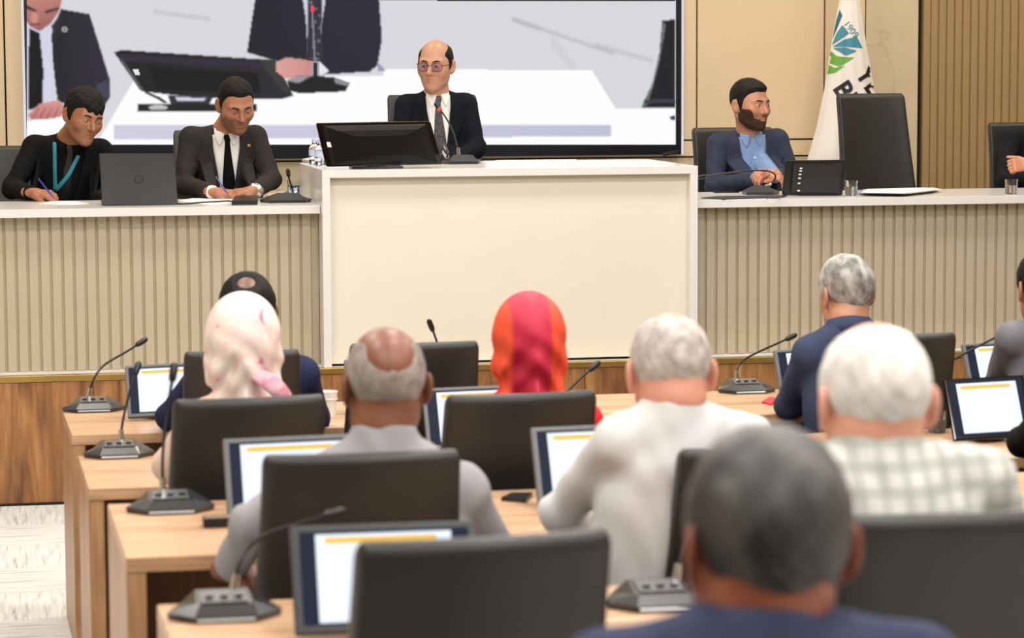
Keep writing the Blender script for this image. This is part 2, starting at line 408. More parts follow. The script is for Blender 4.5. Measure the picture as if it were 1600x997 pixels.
paint([(488, 96), (498, 96), (499, 138), (487, 138)], (160, 160, 168), 0); paint([(490, 98), (496, 98), (497, 138), (490, 138)], (40, 40, 44), 0)
paint([(448, 126), (470, 118), (520, 120), (546, 130), (540, 143), (468, 146), (452, 142)], (24, 24, 28), 1); paint([(448, 126), (470, 118), (486, 119), (466, 130)], (150, 150, 156), 1)
paint([(522, 122), (546, 130), (540, 134), (524, 130)], (140, 140, 146), 1)
paint([(590, 96), (604, 110), (590, 112)], (150, 150, 176), 1)
# chair at the right edge of the picture
paint([(1035, 32), (1056, 30), (1056, 168), (1003, 168), (1018, 138), (1030, 90)], (26, 24, 32), 1)
paint([(1036, 32), (1040, 40), (1030, 96), (1012, 164), (1002, 168), (1020, 128), (1031, 80)], (120, 110, 124), 1, (90, 116, 96), (0, 1))
paint([(1006, 156), (1056, 154), (1056, 160), (1008, 162)], (60, 56, 64), 1); paint([(1046, 182), (1056, 180), (1056, 188), (1048, 187)], (60, 40, 90), 1)
paint([(470, -4), (1056, -4), (1056, 2.2), (560, .6)], (6, 6, 8), 0)
# fine colour ripple of the led dots
rp = (np.sin(IX*2*math.pi/5.6)*np.sin(IY*2*math.pi/5.9))[..., None]*np.array([.09, -.04, .12], np.float32)
rp2 = (np.sin(IX*2*math.pi/7.9+IY*.05))[..., None]*np.array([.03, .0, .02], np.float32)
IMG = np.clip(IMG*(1+rp+rp2)+.004, 0, 1)*1.02
V = []; 
d_ = _f[None, None]+_r[None, None]*((IX-800)/F_PX)[..., None]-_u[None, None]*((IY-498.5)/F_PX)[..., None]
PT = CAM+d_*((YQ-.0015)/d_[..., 1:2])
ny_, nx_ = IX.shape; idx = np.arange(ny_*nx_).reshape(ny_, nx_)
FQ = np.stack([idx[:-1, :-1], idx[1:, :-1], idx[1:, 1:], idx[:-1, 1:]], -1).reshape(-1, 4)
mesh('picture', PT.reshape(-1, 3)-np.array(scr.location), FQ, m_led, scr, cols=IMG.reshape(-1, 3))
# black holder clipped under the screen corner
clip = MB().tube([PY(1036, 242, YW-.08), PY(1048, 238.5, YW-.08), PY(1060, 236, YW-.08)], [.012, .009, .006]).build('cable_clip', m_black)
tag(clip, 'small black cable stub under the lower corner of the video wall', 'cable')

# ------------------------------------------------------------------ flag on its pole
fx, fy = PY(1327, 100, 14.25)[0], 14.25
flag = thing('flag', 'white flag with blue and green leaf emblem draped on a pole', 'flag', (fx, fy, ST))
prof = [(-150, 1322, 1331), (-60, 1316, 1338), (0, 1312, 1343), (60, 1301, 1352), (140, 1289, 1366), (200, 1277, 1382), (250, 1263, 1399), (330, 1250, 1425), (430, 1240, 1440)]
RW = []; nseg = 72
for k in range(61):
    yy = -150+k*580/60
    xl = np.interp(yy, [p[0] for p in prof], [p[1] for p in prof]); xr = np.interp(yy, [p[0] for p in prof], [p[2] for p in prof])
    A, Bq = PY(xl, yy, fy), PY(xr, yy, fy); c = (A+Bq)/2; h = (Bq[0]-A[0])/2
    ring = []
    for q in range(nseg):
        t = q*2*math.pi/nseg
        fold = 1+.06*min(1, h/.2)*math.sin(5*t+.7+k*.02)+.03*math.sin(11*t+k*.03)
        ring.append((c[0]+h*math.cos(t)*(1+.015*math.sin(9*t)), fy+max(.02, h*.62)*math.sin(t)*fold, c[2]))
    RW.append(ring)
fm = MB().rings(RW); FV = [Vector(v) for v in fm.V]; fbvh = BVHTree.FromPolygons(FV, [f for f in fm.F if len(f) == 4])
loc(fm, flag).build('cloth', M('white satin', (236, 232, 226), .45, var=.015, sheen=.2), flag, True)
zt = PY(1327, -150, fy)[2]
loc(MB().tube([(fx, fy, ST+.03), (fx, fy, zt+.12)], .014), flag).build('pole', M('dark brass', (120, 96, 54), .35, .8), flag, True)
loc(MB().lathe([(.17, 0), (.17, .02), (.06, .04), (.02, .08)], (fx, fy, ST)), flag).build('base', m_gold, flag, True)
loc(MB().lathe([(.004, 0), (.02, .02), (.026, .05), (.012, .09), (.002, .12)], (fx, fy, zt+.12)), flag).build('finial', m_gold, flag, True)
def on_flag(x, y, off):
    d = Vector(ray(x, y)).normalized(); h = fbvh.ray_cast(Vector(CAM), d)
    return None if h[0] is None else np.array(h[0]-d*off)
def flag_print(name, pts, faces, mat, off=.0025):
    Vn = [on_flag(x, y, off) for x, y in pts]; Fk = [f for f in faces if all(Vn[i] is not None for i in f)]
    nb = {}
    for f in Fk:
        for i in f: nb.setdefault(i, []).append(f)
    seen = set(); comps = []
    for i in nb:
        if i in seen: continue
        st_k = [i]; seen.add(i); cf = []
        while st_k:
            j = st_k.pop()
            for f in nb[j]:
                if f[0] == j: cf.append(f)
                for q in f:
                    if q not in seen: seen.add(q); st_k.append(q)
        comps.append(cf)
    if name != 'lettering': comps = [max(comps, key=len)] if comps else []
    for cf in comps:
        if not cf: continue
        us = sorted({i for f in cf for i in f}); mp_ = {i: k for k, i in enumerate(us)}
        mesh(name, [Vn[i]-np.array(flag.location) for i in us], [[mp_[i] for i in f] for f in cf], mat, flag)
def leaf(name, left, right, mat):   # strip between two outlines
    n = 14
    def rs(pl):
        p = np.array(pl, float); s = np.r_[0, np.cumsum(np.hypot(*np.diff(p, axis=0).T))]; t = np.linspace(0, s[-1], n+1)
        return np.stack([np.interp(t, s, p[:, 0]), np.interp(t, s, p[:, 1])], 1)
    L, R = rs(left), rs(right); pts = []; Fk = []
    for a, b in zip(L, R):
        for m_ in range(6): pts.append(tuple(a+(b-a)*m_/5))
    for i in range(n):
        for m_ in range(5): Fk.append([i*6+m_, i*6+m_+1, i*6+m_+7, i*6+m_+6])
    flag_print(name, pts, Fk, mat)
m_blue = M('flag blue', (62, 138, 164), .5, var=.04); m_blue2 = M('flag deep blue', (40, 104, 130), .5, var=.04); m_green = M('flag green', (104, 170, 60), .5, var=.04)
leaf('emblem_leaf', [(1312, 15), (1306, 34), (1301, 60)], [(1316, 24), (1309, 42), (1301, 60)], m_blue2)
leaf('emblem_leaf', [(1316, 39), (1307, 52), (1300, 70)], [(1327, 52), (1313, 62), (1300, 70)], m_blue)
leaf('emblem_leaf', [(1339, 57), (1318, 62), (1301, 73)], [(1348, 75), (1324, 73), (1301, 73)], m_blue)
leaf('emblem_leaf', [(1338, 79), (1320, 74), (1301, 75)], [(1338, 80), (1322, 87), (1301, 75)], m_blue)
leaf('emblem_leaf', [(1298, 80), (1308, 88), (1335, 90)], [(1293, 98), (1312, 104), (1335, 90)], m_green)
leaf('emblem_leaf', [(1293, 101), (1304, 106), (1320, 103)], [(1290, 116), (1304, 114), (1320, 103)], m_green)
def flag_text(txt, x, y, size, ang, mat, bold=0.0):
    cu = bpy.data.curves.new('t', 'FONT'); cu.body = txt; cu.size = 1; cu.offset = bold; cu.resolution_u = 3
    ob = bpy.data.objects.new('t', cu); COL.objects.link(ob)
    me = bpy.data.meshes.new_from_object(ob.evaluated_get(bpy.context.evaluated_depsgraph_get()))
    bm = bmesh.new(); bm.from_mesh(me); bmesh.ops.triangulate(bm, faces=bm.faces); bmesh.ops.subdivide_edges(bm, edges=[e for e in bm.edges if e.calc_length() > .12], cuts=3); bmesh.ops.triangulate(bm, faces=bm.faces)
    for i, v in enumerate(bm.verts): v.index = i
    c, s = math.cos(ang), math.sin(ang)
    pts = [(x+size*(v.co.x*c+v.co.y*s), y+size*(v.co.x*s-v.co.y*c)) for v in bm.verts]
    flag_print('lettering', pts, [[v.index for v in f.verts] for f in bm.faces], mat, .003)
    bm.free(); bpy.data.objects.remove(ob); bpy.data.curves.remove(cu); bpy.data.meshes.remove(me)
m_ink = M('black print', (20, 20, 24), .6, var=0)
flag_text('1909', 1317, 37, 15, math.radians(52), m_blue)
flag_text('YE', 1336.5, 115, 39, math.radians(57), m_ink, .03)
flag_text('BE', 1301, 138, 40, math.radians(57), m_ink, .03)
# ------------------------------------------------------------------ smooth solids for figures (distance fields -> surface)
f32 = np.float32
def nets(sd, o, h):
    s = sd < 0; nx, ny, nz = sd.shape
    cnt = np.zeros((nx-1, ny-1, nz-1), np.int8)
    for a in (0, 1):
        for b in (0, 1):
            for c in (0, 1): cnt += s[a:nx-1+a, b:ny-1+b, c:nz-1+c]
    m = (cnt > 0) & (cnt < 8); ii = np.argwhere(m)
    idx = -np.ones(m.shape, np.int64); idx[m] = np.arange(len(ii))
    pos = np.zeros((len(ii), 3), f32); num = np.zeros(len(ii), f32)
    cs = [(a, b, c) for a in (0, 1) for b in (0, 1) for c in (0, 1)]
    val = {c: sd[ii[:, 0]+c[0], ii[:, 1]+c[1], ii[:, 2]+c[2]] for c in cs}
    for a in cs:
        for ax in range(3):
            if a[ax] == 0:
                b = list(a); b[ax] = 1; b = tuple(b); va, vb = val[a], val[b]
                cr = (va < 0) != (vb < 0); t = np.where(cr, va/np.where(va == vb, 1, va-vb), 0)
                p = np.array(a, f32)[None]+np.zeros((len(ii), 3), f32); p[:, ax] += t
                pos += p*cr[:, None]; num += cr
    V = np.array(o)+h*(ii+pos/np.maximum(num, 1)[:, None])
    FF = []
    for ax in range(3):
        b, c = (ax+1) % 3, (ax+2) % 3
        sl0 = [slice(None)]*3; sl1 = [slice(None)]*3; sl0[ax] = slice(0, -1); sl1[ax] = slice(1, None)
        e = np.argwhere(s[tuple(sl0)] != s[tuple(sl1)])
        e = e[(e[:, b] > 0) & (e[:, c] > 0) & (e[:, b] < sd.shape[b]-1) & (e[:, c] < sd.shape[c]-1)]
        if not len(e): continue
        q = []
        for db, dc in ((1, 1), (0, 1), (0, 0), (1, 0)):
            k = e.copy(); k[:, b] -= db; k[:, c] -= dc; q.append(idx[k[:, 0], k[:, 1], k[:, 2]])
        q = np.stack(q, 1); flip = ~s[e[:, 0], e[:, 1], e[:, 2]]; q[flip] = q[flip][:, ::-1]; FF.append(q)
    return V, np.concatenate(FF)
def grid(lo, hi, h):
    ax = [np.arange(lo[i], hi[i]+h, h, dtype=f32) for i in range(3)]
    return np.stack(np.meshgrid(*ax, indexing='ij'), -1)
def V3(*a): return np.array(a, f32)
def sph(P, c, r): return np.linalg.norm(P-np.asarray(c, f32), axis=-1)-r
def cone(P, a, b, ra, rb):
    a = np.asarray(a, f32); b = np.asarray(b, f32); d = b-a; L2 = float(d@d)+1e-9
    t = np.clip(((P-a)@d)/L2, 0, 1); return np.linalg.norm(P-a-t[..., None]*d, axis=-1)-(ra+(rb-ra)*t)
def elp(P, c, r, Rm=None):
    q = P-np.asarray(c, f32)
    if Rm is not None: q = q@np.asarray(Rm, f32).T
    r = np.asarray(r, f32); k = np.linalg.norm(q/r, axis=-1); k2 = np.linalg.norm(q/(r*r), axis=-1)
    return k*(k-1)/np.maximum(k2, 1e-6)
def smin(a, b, k): h = np.maximum(k-np.abs(a-b), 0)/k; return np.minimum(a, b)-h*h*k*.25
def smax(a, b, k): return -smin(-a, -b, k)
def rotm(yaw, pitch, roll):  # local -> world: roll about the forward axis, then nod, then turn
    return np.array((Matrix.Rotation(yaw, 3, 'Z') @ Matrix.Rotation(pitch, 3, 'X') @ Matrix.Rotation(roll, 3, 'Y')), f32)

def head_base(P):
    """cranium and face without ears and nose; P in head space (x side, -y front, z up, eyes at z=0)"""
    d = elp(P, (0, .014, .028), (.077, .098, .089))
    d = smin(d, elp(P, (0, -.026, -.042), (.059, .068, .080)), .05)
    ax = np.concatenate([np.abs(P[..., :1]), P[..., 1:]], -1)
    d = smin(d, cone(ax, (.046, .004, -.062), (.012, -.066, -.103), .020, .020), .03)
    return d
def face(P, nose=1.0):
    d = head_base(P)
    ax = np.concatenate([np.abs(P[..., :1]), P[..., 1:]], -1)
    d = smin(d, sph(ax, (.041, -.057, -.026), .027), .03)                       # cheekbones
    d = smin(d, cone(ax, (.046, -.072, .020), (.006, -.088, .017), .009, .010), .018)  # brow ridge
    d = smax(d, -elp(ax, (.032, -.101, -.001), (.019, .018, .012)), .014)          # eye sockets
    d = smin(d, sph(ax, (.032, -.0795, -.001), .0128), .004)                        # lids
    d = smin(d, cone(P, (0, -.088, .010), (0, -.113*nose-.0*(1-nose), -.033), .0075, .0115), .012)
    d = smin(d, sph(ax, (.012, -.099, -.037), .0085), .007)
    d = smin(d, elp(P, (0, -.074, -.068), (.030, .022, .024)), .02)
    d = smin(d, cone(ax, (0, -.0965, -.0615), (.021, -.086, -.0655), .0052, .003), .005)
    d = smin(d, cone(ax, (0, -.0955, -.0735), (.018, -.086, -.0715), .0062, .003), .005)
    d = smax(d, -cone(ax, (0, -.1025, -.0672), (.022, -.0905, -.0682), .0016, .0012), .004)
    d = smin(d, sph(P, (0, -.078, -.104), .018), .018)                            # chin
    return d
def ears(P):
    ax = np.concatenate([np.abs(P[..., :1]), P[..., 1:]], -1)
    Rm = np.array(Matrix.Rotation(math.radians(-24), 3, 'Z') @ Matrix.Rotation(math.radians(-10), 3, 'X'), f32).T
    e = elp(ax, (.083, .020, -.008), (.0085, .020, .033), Rm)
    e = smax(e, -elp(ax, (.093, .014, -.006), (.010, .011, .021), Rm), .006)
    return smin(e, sph(ax, (.077, .010, -.034), .009), .01)

def proj_patch(bvh, fr, left, right, off, n=18, mcols=8, rim=.006):
    """a strip between two outlines given in the torso frame (across, up), laid on the clothes"""
    o, rx, up, fw = fr
    def rs(pl):
        p = np.array(pl, float); s = np.r_[0, np.cumsum(np.hypot(*np.diff(p, axis=0).T))]; t = np.linspace(0, s[-1], n+1)
        return np.stack([np.interp(t, s, p[:, 0]), np.interp(t, s, p[:, 1])], 1)
    L, R = rs(left), rs(right); V = []; last = None
    for a, b in zip(L, R):
        for k in range(mcols+1):
            q = a+(b-a)*k/mcols; st_ = Vector(o+rx*q[0]+up*q[1]+fw*.6); h = bvh.ray_cast(st_, Vector(-fw), 1.2)
            if h[0] is not None: p = np.array(h[0]); last = float((p-o)@fw)
            else: p = o+rx*q[0]+up*q[1]+fw*(last if last is not None else .1)
            V.append(p+fw*off)
    w_ = mcols+1; Fk = [[i*w_+k, i*w_+k+1, (i+1)*w_+k+1, (i+1)*w_+k] for i in range(n) for k in range(mcols)]
    bd = [k for k in range(w_)]+[i*w_+mcols for i in range(1, n+1)]+[n*w_+k for k in range(mcols-1, -1, -1)]+[i*w_ for i in range(n-1, 0, -1)]
    b0 = len(V); V += [V[i]-fw*(off+rim) for i in bd]
    for i in range(len(bd)): j = (i+1) % len(bd); Fk.append([bd[i], b0+i, b0+j, bd[j]])
    return V, Fk

def hand_field(P, wrist, a, n_, side, curl, spread=.3, thumb=(.7, .5, -.35), scale=1.0):
    """palm, four bent fingers, thumb. a: finger direction, n_: back of the hand, side: +1/-1 thumb side"""
    a = np.asarray(a, float); a /= np.linalg.norm(a); n_ = np.asarray(n_, float); n_ = n_-a*(n_@a); n_ /= np.linalg.norm(n_)
    t = np.cross(a, n_)*side; w_ = np.asarray(wrist, float); k = scale
    d = cone(P, w_-a*.03*k, w_+a*.02*k, .025*k, .026*k)
    for u_ in (-.026, -.009, .009, .026):
        d = smin(d, cone(P, w_+(a*.015+t*u_*.6)*k, w_+(a*.085+t*u_)*k, .015*k, .0115*k), .012)
    lens = (.072, .080, .074, .058); us = (.029, .010, -.010, -.028)
    for q in range(4):
        p = w_+(a*.086+t*us[q])*k; ang = math.radians(10); dirn = a
        cu = curl[q] if isinstance(curl, (list, tuple)) else curl
        sp = t*us[q]*spread*6
        for s_, (fr_, r0, r1) in enumerate(((.45, .0098, .0090), (.32, .0090, .0082), (.23, .0082, .0070))):
            ang += cu*(1.0 if s_ else .8)
            dirn = a*math.cos(ang)-n_*math.sin(ang)+sp*max(0, math.cos(ang)); dirn /= np.linalg.norm(dirn)
            p2 = p+dirn*lens[q]*fr_*k; d = smin(d, cone(P, p, p2, r0*k, r1*k), .004); p = p2
    p = w_+(a*.02+t*.024)*k; dirn = a*thumb[0]+t*thumb[1]+n_*thumb[2]; dirn /= np.linalg.norm(dirn)
    p2 = p+dirn*.040*k; d = smin(d, cone(P, p, p2, .0150*k, .0115*k), .010)
    dirn = dirn*.8+a*.5-t*.15; dirn /= np.linalg.norm(dirn); p3 = p2+dirn*.032*k; d = smin(d, cone(P, p2, p3, .0110*k, .0095*k), .004)
    d = smin(d, cone(P, p3, p3+dirn*.024*k, .0095*k, .0078*k), .004)
    return d

def hair_field(P, sp):
    """short hair: the head grown outward, cut off along a hairline; optional bare crown"""
    base = head_base(P)
    y = P[..., 1]; z = P[..., 2]; x = np.abs(P[..., 0])
    nz_ = np.sin(P[..., 0]*150+np.sin(P[..., 1]*90)*2)*np.sin(P[..., 2]*120+P[..., 1]*130)
    nz2 = np.sin(P[..., 0]*60+1)*np.sin(P[..., 1]*55+.5)*np.sin(P[..., 2]*50)
    top = np.clip((z-.03)/.07, 0, 1)
    t = sp.get('side', .006)+(sp.get('top', .012)-sp.get('side', .006))*top + sp.get('rough', .0012)*nz_ + sp.get('lump', .002)*nz2
    if 'quiff' in sp: t = t+sp['quiff']*np.exp(-((y+.07)**2)/.0016-((z-.09)**2)/.002)
    yy = [-.2, -.088, -.070, -.045, -.030, -.012, .000, .022, .034, .06, .11, .2]
    fz = sp.get('front', .062); sd_ = sp.get('burn', -.012); np_ = sp.get('nape', -.082)
    zz = [fz, fz, fz+.004, fz-.01, .030, sd_, sd_-.006, .028, -.02, np_*.75, np_, np_]
    cut = np.interp(y, yy, zz).astype(f32)-z
    if 'peak' in sp: cut = cut+sp['peak']*np.clip((x-.02)/.04, 0, 1)*np.clip((-.03-y)/.04, 0, 1)
    if 'fringe' in sp: cut = cut-sp['fringe']*np.clip((-.05-y)/.03, 0, 1)*(1+.35*np.sin(P[..., 0]*170)+.5*P[..., 0]/.06)
    bd = cut
    if 'bald' in sp:
        for c, r in sp['bald']: bd = smax(bd, -elp(P, c, r), .008)
    d = base-t*np.clip(-bd/.022, .12, 1)
    d = smax(d, bd, .004)
    return d

_pn = [0]
def person(label, head, neck, sh, el, wr, waist, skin, hair, suit, hm=1.0, back=False, shirt=None, tie=None, hands=None, nodetail=False,
           hairmat=None, beard=None, stub=None, hijab=None, fat=1.0, collar=None, legs=True, name='person', group=None, res=.009, vneck=None, lapel=True, seat=None, eyes=True, lids=0.0, smat=None):
    hp, yaw, pitch, roll = head
    hp = np.asarray(hp, float); neck = np.asarray(neck, float); sh = [np.asarray(p, float) for p in sh]; el = [np.asarray(p, float) for p in el]; wr = [np.asarray(p, float) for p in wr]; waist = np.asarray(waist, float)
    fl_ = seat if seat is not None else ST
    root = thing(name, label, 'person', (waist[0], waist[1], fl_), group=group); O = np.array(root.location)
    put = lambda nm, V, Fk, mt, smooth=True, **kw: mesh(nm, np.asarray(V)-O, Fk, mt, root, smooth, **kw)
    yaw = math.radians(yaw)+(math.pi if back else 0)
    R = rotm(yaw, math.radians(pitch), math.radians(roll)); Ri = R.T
    # ---- clothes over torso and arms
    up = neck-waist; up /= np.linalg.norm(up); rx = sh[1]-sh[0]; rx -= up*(rx@up); W = np.linalg.norm(rx); rx /= W; fw = np.cross(rx, up)
    Rt = np.stack([rx, fw, up]).astype(f32)
    allp = np.array([neck, waist]+sh+el+wr); lo = allp.min(0)-.17; hi = allp.max(0)+.16; lo[2] = max(lo[2], waist[2]-.12); hi[2] = neck[2]+.10
    P = grid(lo, hi, res)
    Ls = np.linalg.norm(neck-waist)
    ctr = neck-up*.20; mid = (sh[0]+sh[1])/2
    d = elp(P, mid-up*.13-fw*.005, (W*.5+.018, .118*fat, .21), Rt)
    d = smin(d, elp(P, waist+up*.10, (W*.5-.015+.05*(fat-1), .128*fat, .26), Rt), .08)
    for s_ in (0, 1):
        d = smin(d, cone(P, neck-up*.043, sh[s_]+up*.012, .060, .052), .035)
        d = smin(d, cone(P, sh[s_], el[s_], .062*fat**.5, .049), .03)
    d = smin(d, cone(P, neck-up*.14-fw*.022, neck-up*.018-fw*.006, .092, .058*hm), .04)
    for s_ in (0, 1):
        fa = wr[s_]-el[s_]; fa = fa/np.linalg.norm(fa)
        a = cone(P, el[s_], wr[s_]+fa*.02, .049, .037); a = smax(a, ((P-wr[s_].astype(f32))@fa.astype(f32)), .006)
        d = smin(d, a, .025)
        # creases round the elbow and upper sleeve
        ua = el[s_]-sh[s_]; ua /= np.linalg.norm(ua)
        dd_ = np.linalg.norm(P-el[s_].astype(f32), axis=-1); q = (P-el[s_].astype(f32))
        d = d+.0035*np.exp(-(dd_/.11)**2)*np.sin(q@(ua-fa).astype(f32)*95+1.5*np.sin(q@rx.astype(f32)*40))
    q = P-waist.astype(f32)
    if suit[1] == 'shirt':
        u1 = q@rx.astype(f32); v1 = q@up.astype(f32)
        d = d+.0026*np.sin(u1*46+2.2*np.sin(v1*13+1)+v1*30)*np.clip(.9-v1/Ls*.6, .2, 1)+.0015*np.sin(np.abs(u1)*55-v1*44+3*np.sin(u1*21)+2*np.sin(v1*9))
    d = d+.0022*np.sin(q@rx.astype(f32)*38+1.7*np.sin(q@up.astype(f32)*17)+q@up.astype(f32)*22)*np.clip(1-(q@up.astype(f32))/Ls, .15, 1)
    d = smax(d, (P-neck.astype(f32))@up.astype(f32)-.028, .012)  # open at the neck
    Vc, Fc = nets(d, lo, res)
    nm = 'jacket' if suit[1] == 'jacket' else ('blouse' if hijab else 'shirt')
    put(nm, Vc, Fc, suit[0])
    core = nets(d[::2, ::2, ::2]+.016, lo, res*2)
    bvh = BVHTree.FromPolygons([Vector(v) for v in Vc], Fc.tolist()); fr = (neck, rx, up, fw)
    # ---- body: head with neck, plus hands
    nl = (Ri@((neck-hp)/hm)).astype(f32); nd = (Ri@((neck-up*.09-hp)/hm)).astype(f32)
    hres = .0034 if not back else .0045
    glo = np.minimum(V3(-.10, -.125, -.135), nd-.075); ghi = np.maximum(V3(.10, .125, .125), nd+.075)
    Ph = grid(glo, ghi, hres)
    dh = face(Ph) if not back else head_base(Ph)
    if not hijab: dh = smin(dh, ears(Ph), .006)
    dh = smin(dh, cone(Ph, (0, .028, -.045), nl, .054, .056), .025); dh = smin(dh, cone(Ph, nl, nd, .056, .05), .03)
    Vh, Fh = nets(dh, glo, hres)
    tint = np.ones((len(Vh), 3), f32)
    if not back:
        x_, y_, z_ = Vh.T
        lip = np.exp(-((z_+.0672)/.0075)**2-(x_/.021)**4)*(y_ < -.075); tint *= 1-lip[:, None]*np.array([.12, .38, .34])
        cheek = np.exp(-((np.abs(x_)-.04)/.022)**2-((z_+.03)/.022)**2)*(y_ < -.03); tint *= 1-cheek[:, None]*np.array([.0, .10, .10])
        if stub:
            b_ = np.clip((-.028-z_+.02*np.clip((y_+.06)/.06, 0, 1))/.02, 0, 1)*np.clip((.02-y_)/.03, 0, 1)*(1-lip)*np.clip((z_+.135)/.02, 0, 1)
            tint *= 1-b_[:, None]*np.array(stub)
    Vw = (hp+(Vh*hm)@R.T.astype(float)); VB = [Vw]; FB = [Fh]; TB = [tint]; nb = len(Vw)
    VB.append(core[0]); FB.append(core[1]+nb); TB.append(np.ones((len(core[0]), 3), f32)); nb += len(core[0])
    for s_ in (0, 1):
        if not hands or hands[s_] is None: continue
        hd = hands[s_]; a_ = np.asarray(hd['a'], float); wv = wr[s_]+a_/np.linalg.norm(a_)*.012
        glo2 = wv-.14; PH = grid(glo2, wv+.14, .0034)
        dH = hand_field(PH, wv, a_, hd['n'], hd['side'], hd['curl'], hd.get('spread', .25), hd.get('thumb', (.7, .5, -.35)), hd.get('scale', 1.0))
        Vn, Fn = nets(dH, glo2, .0034); VB.append(Vn); FB.append(Fn+nb); TB.append(np.ones((len(Vn), 3), f32)*np.array([1, .95, .93])); nb += len(Vn)
        fa = wr[s_]-el[s_]; fa /= np.linalg.norm(fa)
        if shirt is not None and nm == 'jacket':
            put('cuff', *(lambda mb: (mb.V, mb.F))(MB().tube([wr[s_]-fa*.02, wr[s_]+fa*.012], [.034, .0335], 20)), shirt)
    put('body', np.concatenate(VB), np.concatenate(FB), M('skin %d' % _pn[0], skin, .42, var=.06, scale=14, tint=True, bump=.08, bscale=260), cols=np.concatenate(TB))
    _pn[0] += 1
    toW = lambda V: hp+(np.asarray(V, float)*hm)@R.T.astype(float)
    # ---- hair, brows, eyes
    if hair is not None:
        hl, hh = V3(-.125, -.14, -.115), V3(.125, .145, .165); Pq = grid(hl, hh, .0036 if not back else .0045)
        Vq, Fq = nets(hair_field(Pq, hair), hl, .0036 if not back else .0045); put('hair', toW(Vq), Fq, hairmat)
    if not back and not nodetail:
        for s_ in (-1, 1):
            pts = [(s_*.014, -.0985, .0185), (s_*.026, -.0965, .0225), (s_*.038, -.090, .0235), (s_*.050, -.079, .018)]
            mb = MB().tube([tuple(toW(p)) for p in pts], [.0026*hm, .0036*hm, .0034*hm, .0015*hm], 8, flat=.8); put('eyebrow', mb.V, mb.F, hairmat)
            if eyes:
                mb = MB(); c_ = V3(s_*.032, -.0815, -.001); n1, n2 = 10, 16; Vv = []; tc = []
                # the open part of the eye: white, iris, pupil on the bulge between the lids
                for i in range(n1+1):
                    for k in range(n2+1):
                        u_ = (k/n2-.5)*1.7; hgt = .42*(1-(u_/.85)**2)*(1-lids); v_ = (i/n1-.5)*2*hgt-.10*lids
                        Vv.append(c_+.0132*V3(math.sin(u_)*math.cos(v_), -math.cos(u_)*math.cos(v_), math.sin(v_)))
                        rr = math.hypot(u_-.12*s_*0, v_); tc.append((.02, .015, .012) if rr < .18 else ((.09, .045, .02) if rr < .40 else (.62, .58, .54)))
                fq = [[i*(n2+1)+k, i*(n2+1)+k+1, (i+1)*(n2+1)+k+1, (i+1)*(n2+1)+k] for i in range(n1) for k in range(n2)]
                put('eye', toW(Vv), fq, M('eye', (255, 255, 255), .15, var=0, tint=True), cols=np.array(tc, f32))
    if beard:
        bl, bh = V3(-.10, -.13, -.15), V3(.10, .06, .03); Pq = grid(bl, bh, .0036)
        fb = face(Pq)-beard['t']-.0008*np.sin(Pq[..., 0]*400)*np.sin(Pq[..., 2]*380)
        y = Pq[..., 1]; z = Pq[..., 2]; x = np.abs(Pq[..., 0])
        line = np.interp(x, [0, .012, .028, .046, .062, .09], [-.050, -.052, -.068, -.060, -.028, .005]).astype(f32)
        fb = smax(fb, z-line, .004); fb = smax(fb, y-.012, .004)
        fb = smax(fb, -elp(Pq, (0, -.104, -.0675), (.0225, .03, .0095)), .003); Vq, Fq = nets(fb, bl, .0036); put('beard', toW(Vq), Fq, beard['mat'])
    # ---- shirt front, lapels, tie, collars
    if not back and nm == 'jacket' and shirt is not None:
        vl, vr, vb = vneck if vneck else (-.085, .085, -.36)
        V, Fk = proj_patch(bvh, fr, [(vl, .0), (vl*.9, -.06), (vl*.55, -.22), (-.01, vb)], [(vr, .0), (vr*.9, -.06), (vr*.55, -.22), (.01, vb)], .003); put('shirt_front', V, Fk, shirt)
        if lapel:
            for s_, e in ((-1, vl), (1, vr)):
                V, Fk = proj_patch(bvh, fr, [(e*.92, .015), (e*.9, -.06), (e*.55, -.22), (s_*.004, vb)], [(e*1.25+s_*.01, .0), (e*1.35+s_*.045, -.115), (e*.9+s_*.02, -.23), (s_*.022, vb)], .009); put('lapel', V, Fk, suit[0])
        if tie is not None:
            tx = tie.get('x', 0); x2 = tie.get('x2', 0); bt = tie.get('b', -.34)
            V, Fk = proj_patch(bvh, fr, [(tx-.021, .004), (tx-.012, -.034), ((tx+x2)/2-.030, -.20), (x2-.036, bt)], [(tx+.021, .004), (tx+.012, -.034), ((tx+x2)/2+.030, -.20), (x2+.036, bt)], .008, mcols=6); put('tie', V, Fk, tie['mat'])
    cm = collar if collar is not None else (shirt if (shirt is not None) else None)
    if cm is not None and not hijab:
        ax = (toW((0, .028, -.045))+up*.07)-(neck-up*.06); ax /= np.linalg.norm(ax)
        f2 = fw-ax*(fw@ax); f2 /= np.linalg.norm(f2); r2 = np.cross(ax, f2)
        def band(nm2, r0, r1, h0, h1, gap, mt, drop=.02, th=.004):
            V = []; n_ = 40
            for i in range(n_+1):
                t = gap+(2*math.pi-2*gap)*i/n_; fr_ = .5+.5*math.cos(t); dz = -drop*fr_
                dirv = f2*math.cos(t)*(1.10 if math.cos(t) > 0 else 1.0)+r2*math.sin(t)
                base = neck-up*.012
                V += [base+dirv*r0+ax*(h0+dz), base+dirv*r1+ax*(h1+dz), base+dirv*(r1+th)+ax*(h1+dz), base+dirv*(r0+th*2.2)+ax*(h0+dz)]
            Fk = [[i*4+k, i*4+(k+1) % 4, i*4+4+(k+1) % 4, i*4+4+k] for i in range(n_) for k in range(4)]+[[0, 1, 2, 3], [n_*4+3, n_*4+2, n_*4+1, n_*4]]
            put(nm2, V, Fk, mt)
        rc_ = .057*hm+.002; band('shirt_collar', rc_+.005, rc_, -.026, .032, .30, cm, .02, .0022)
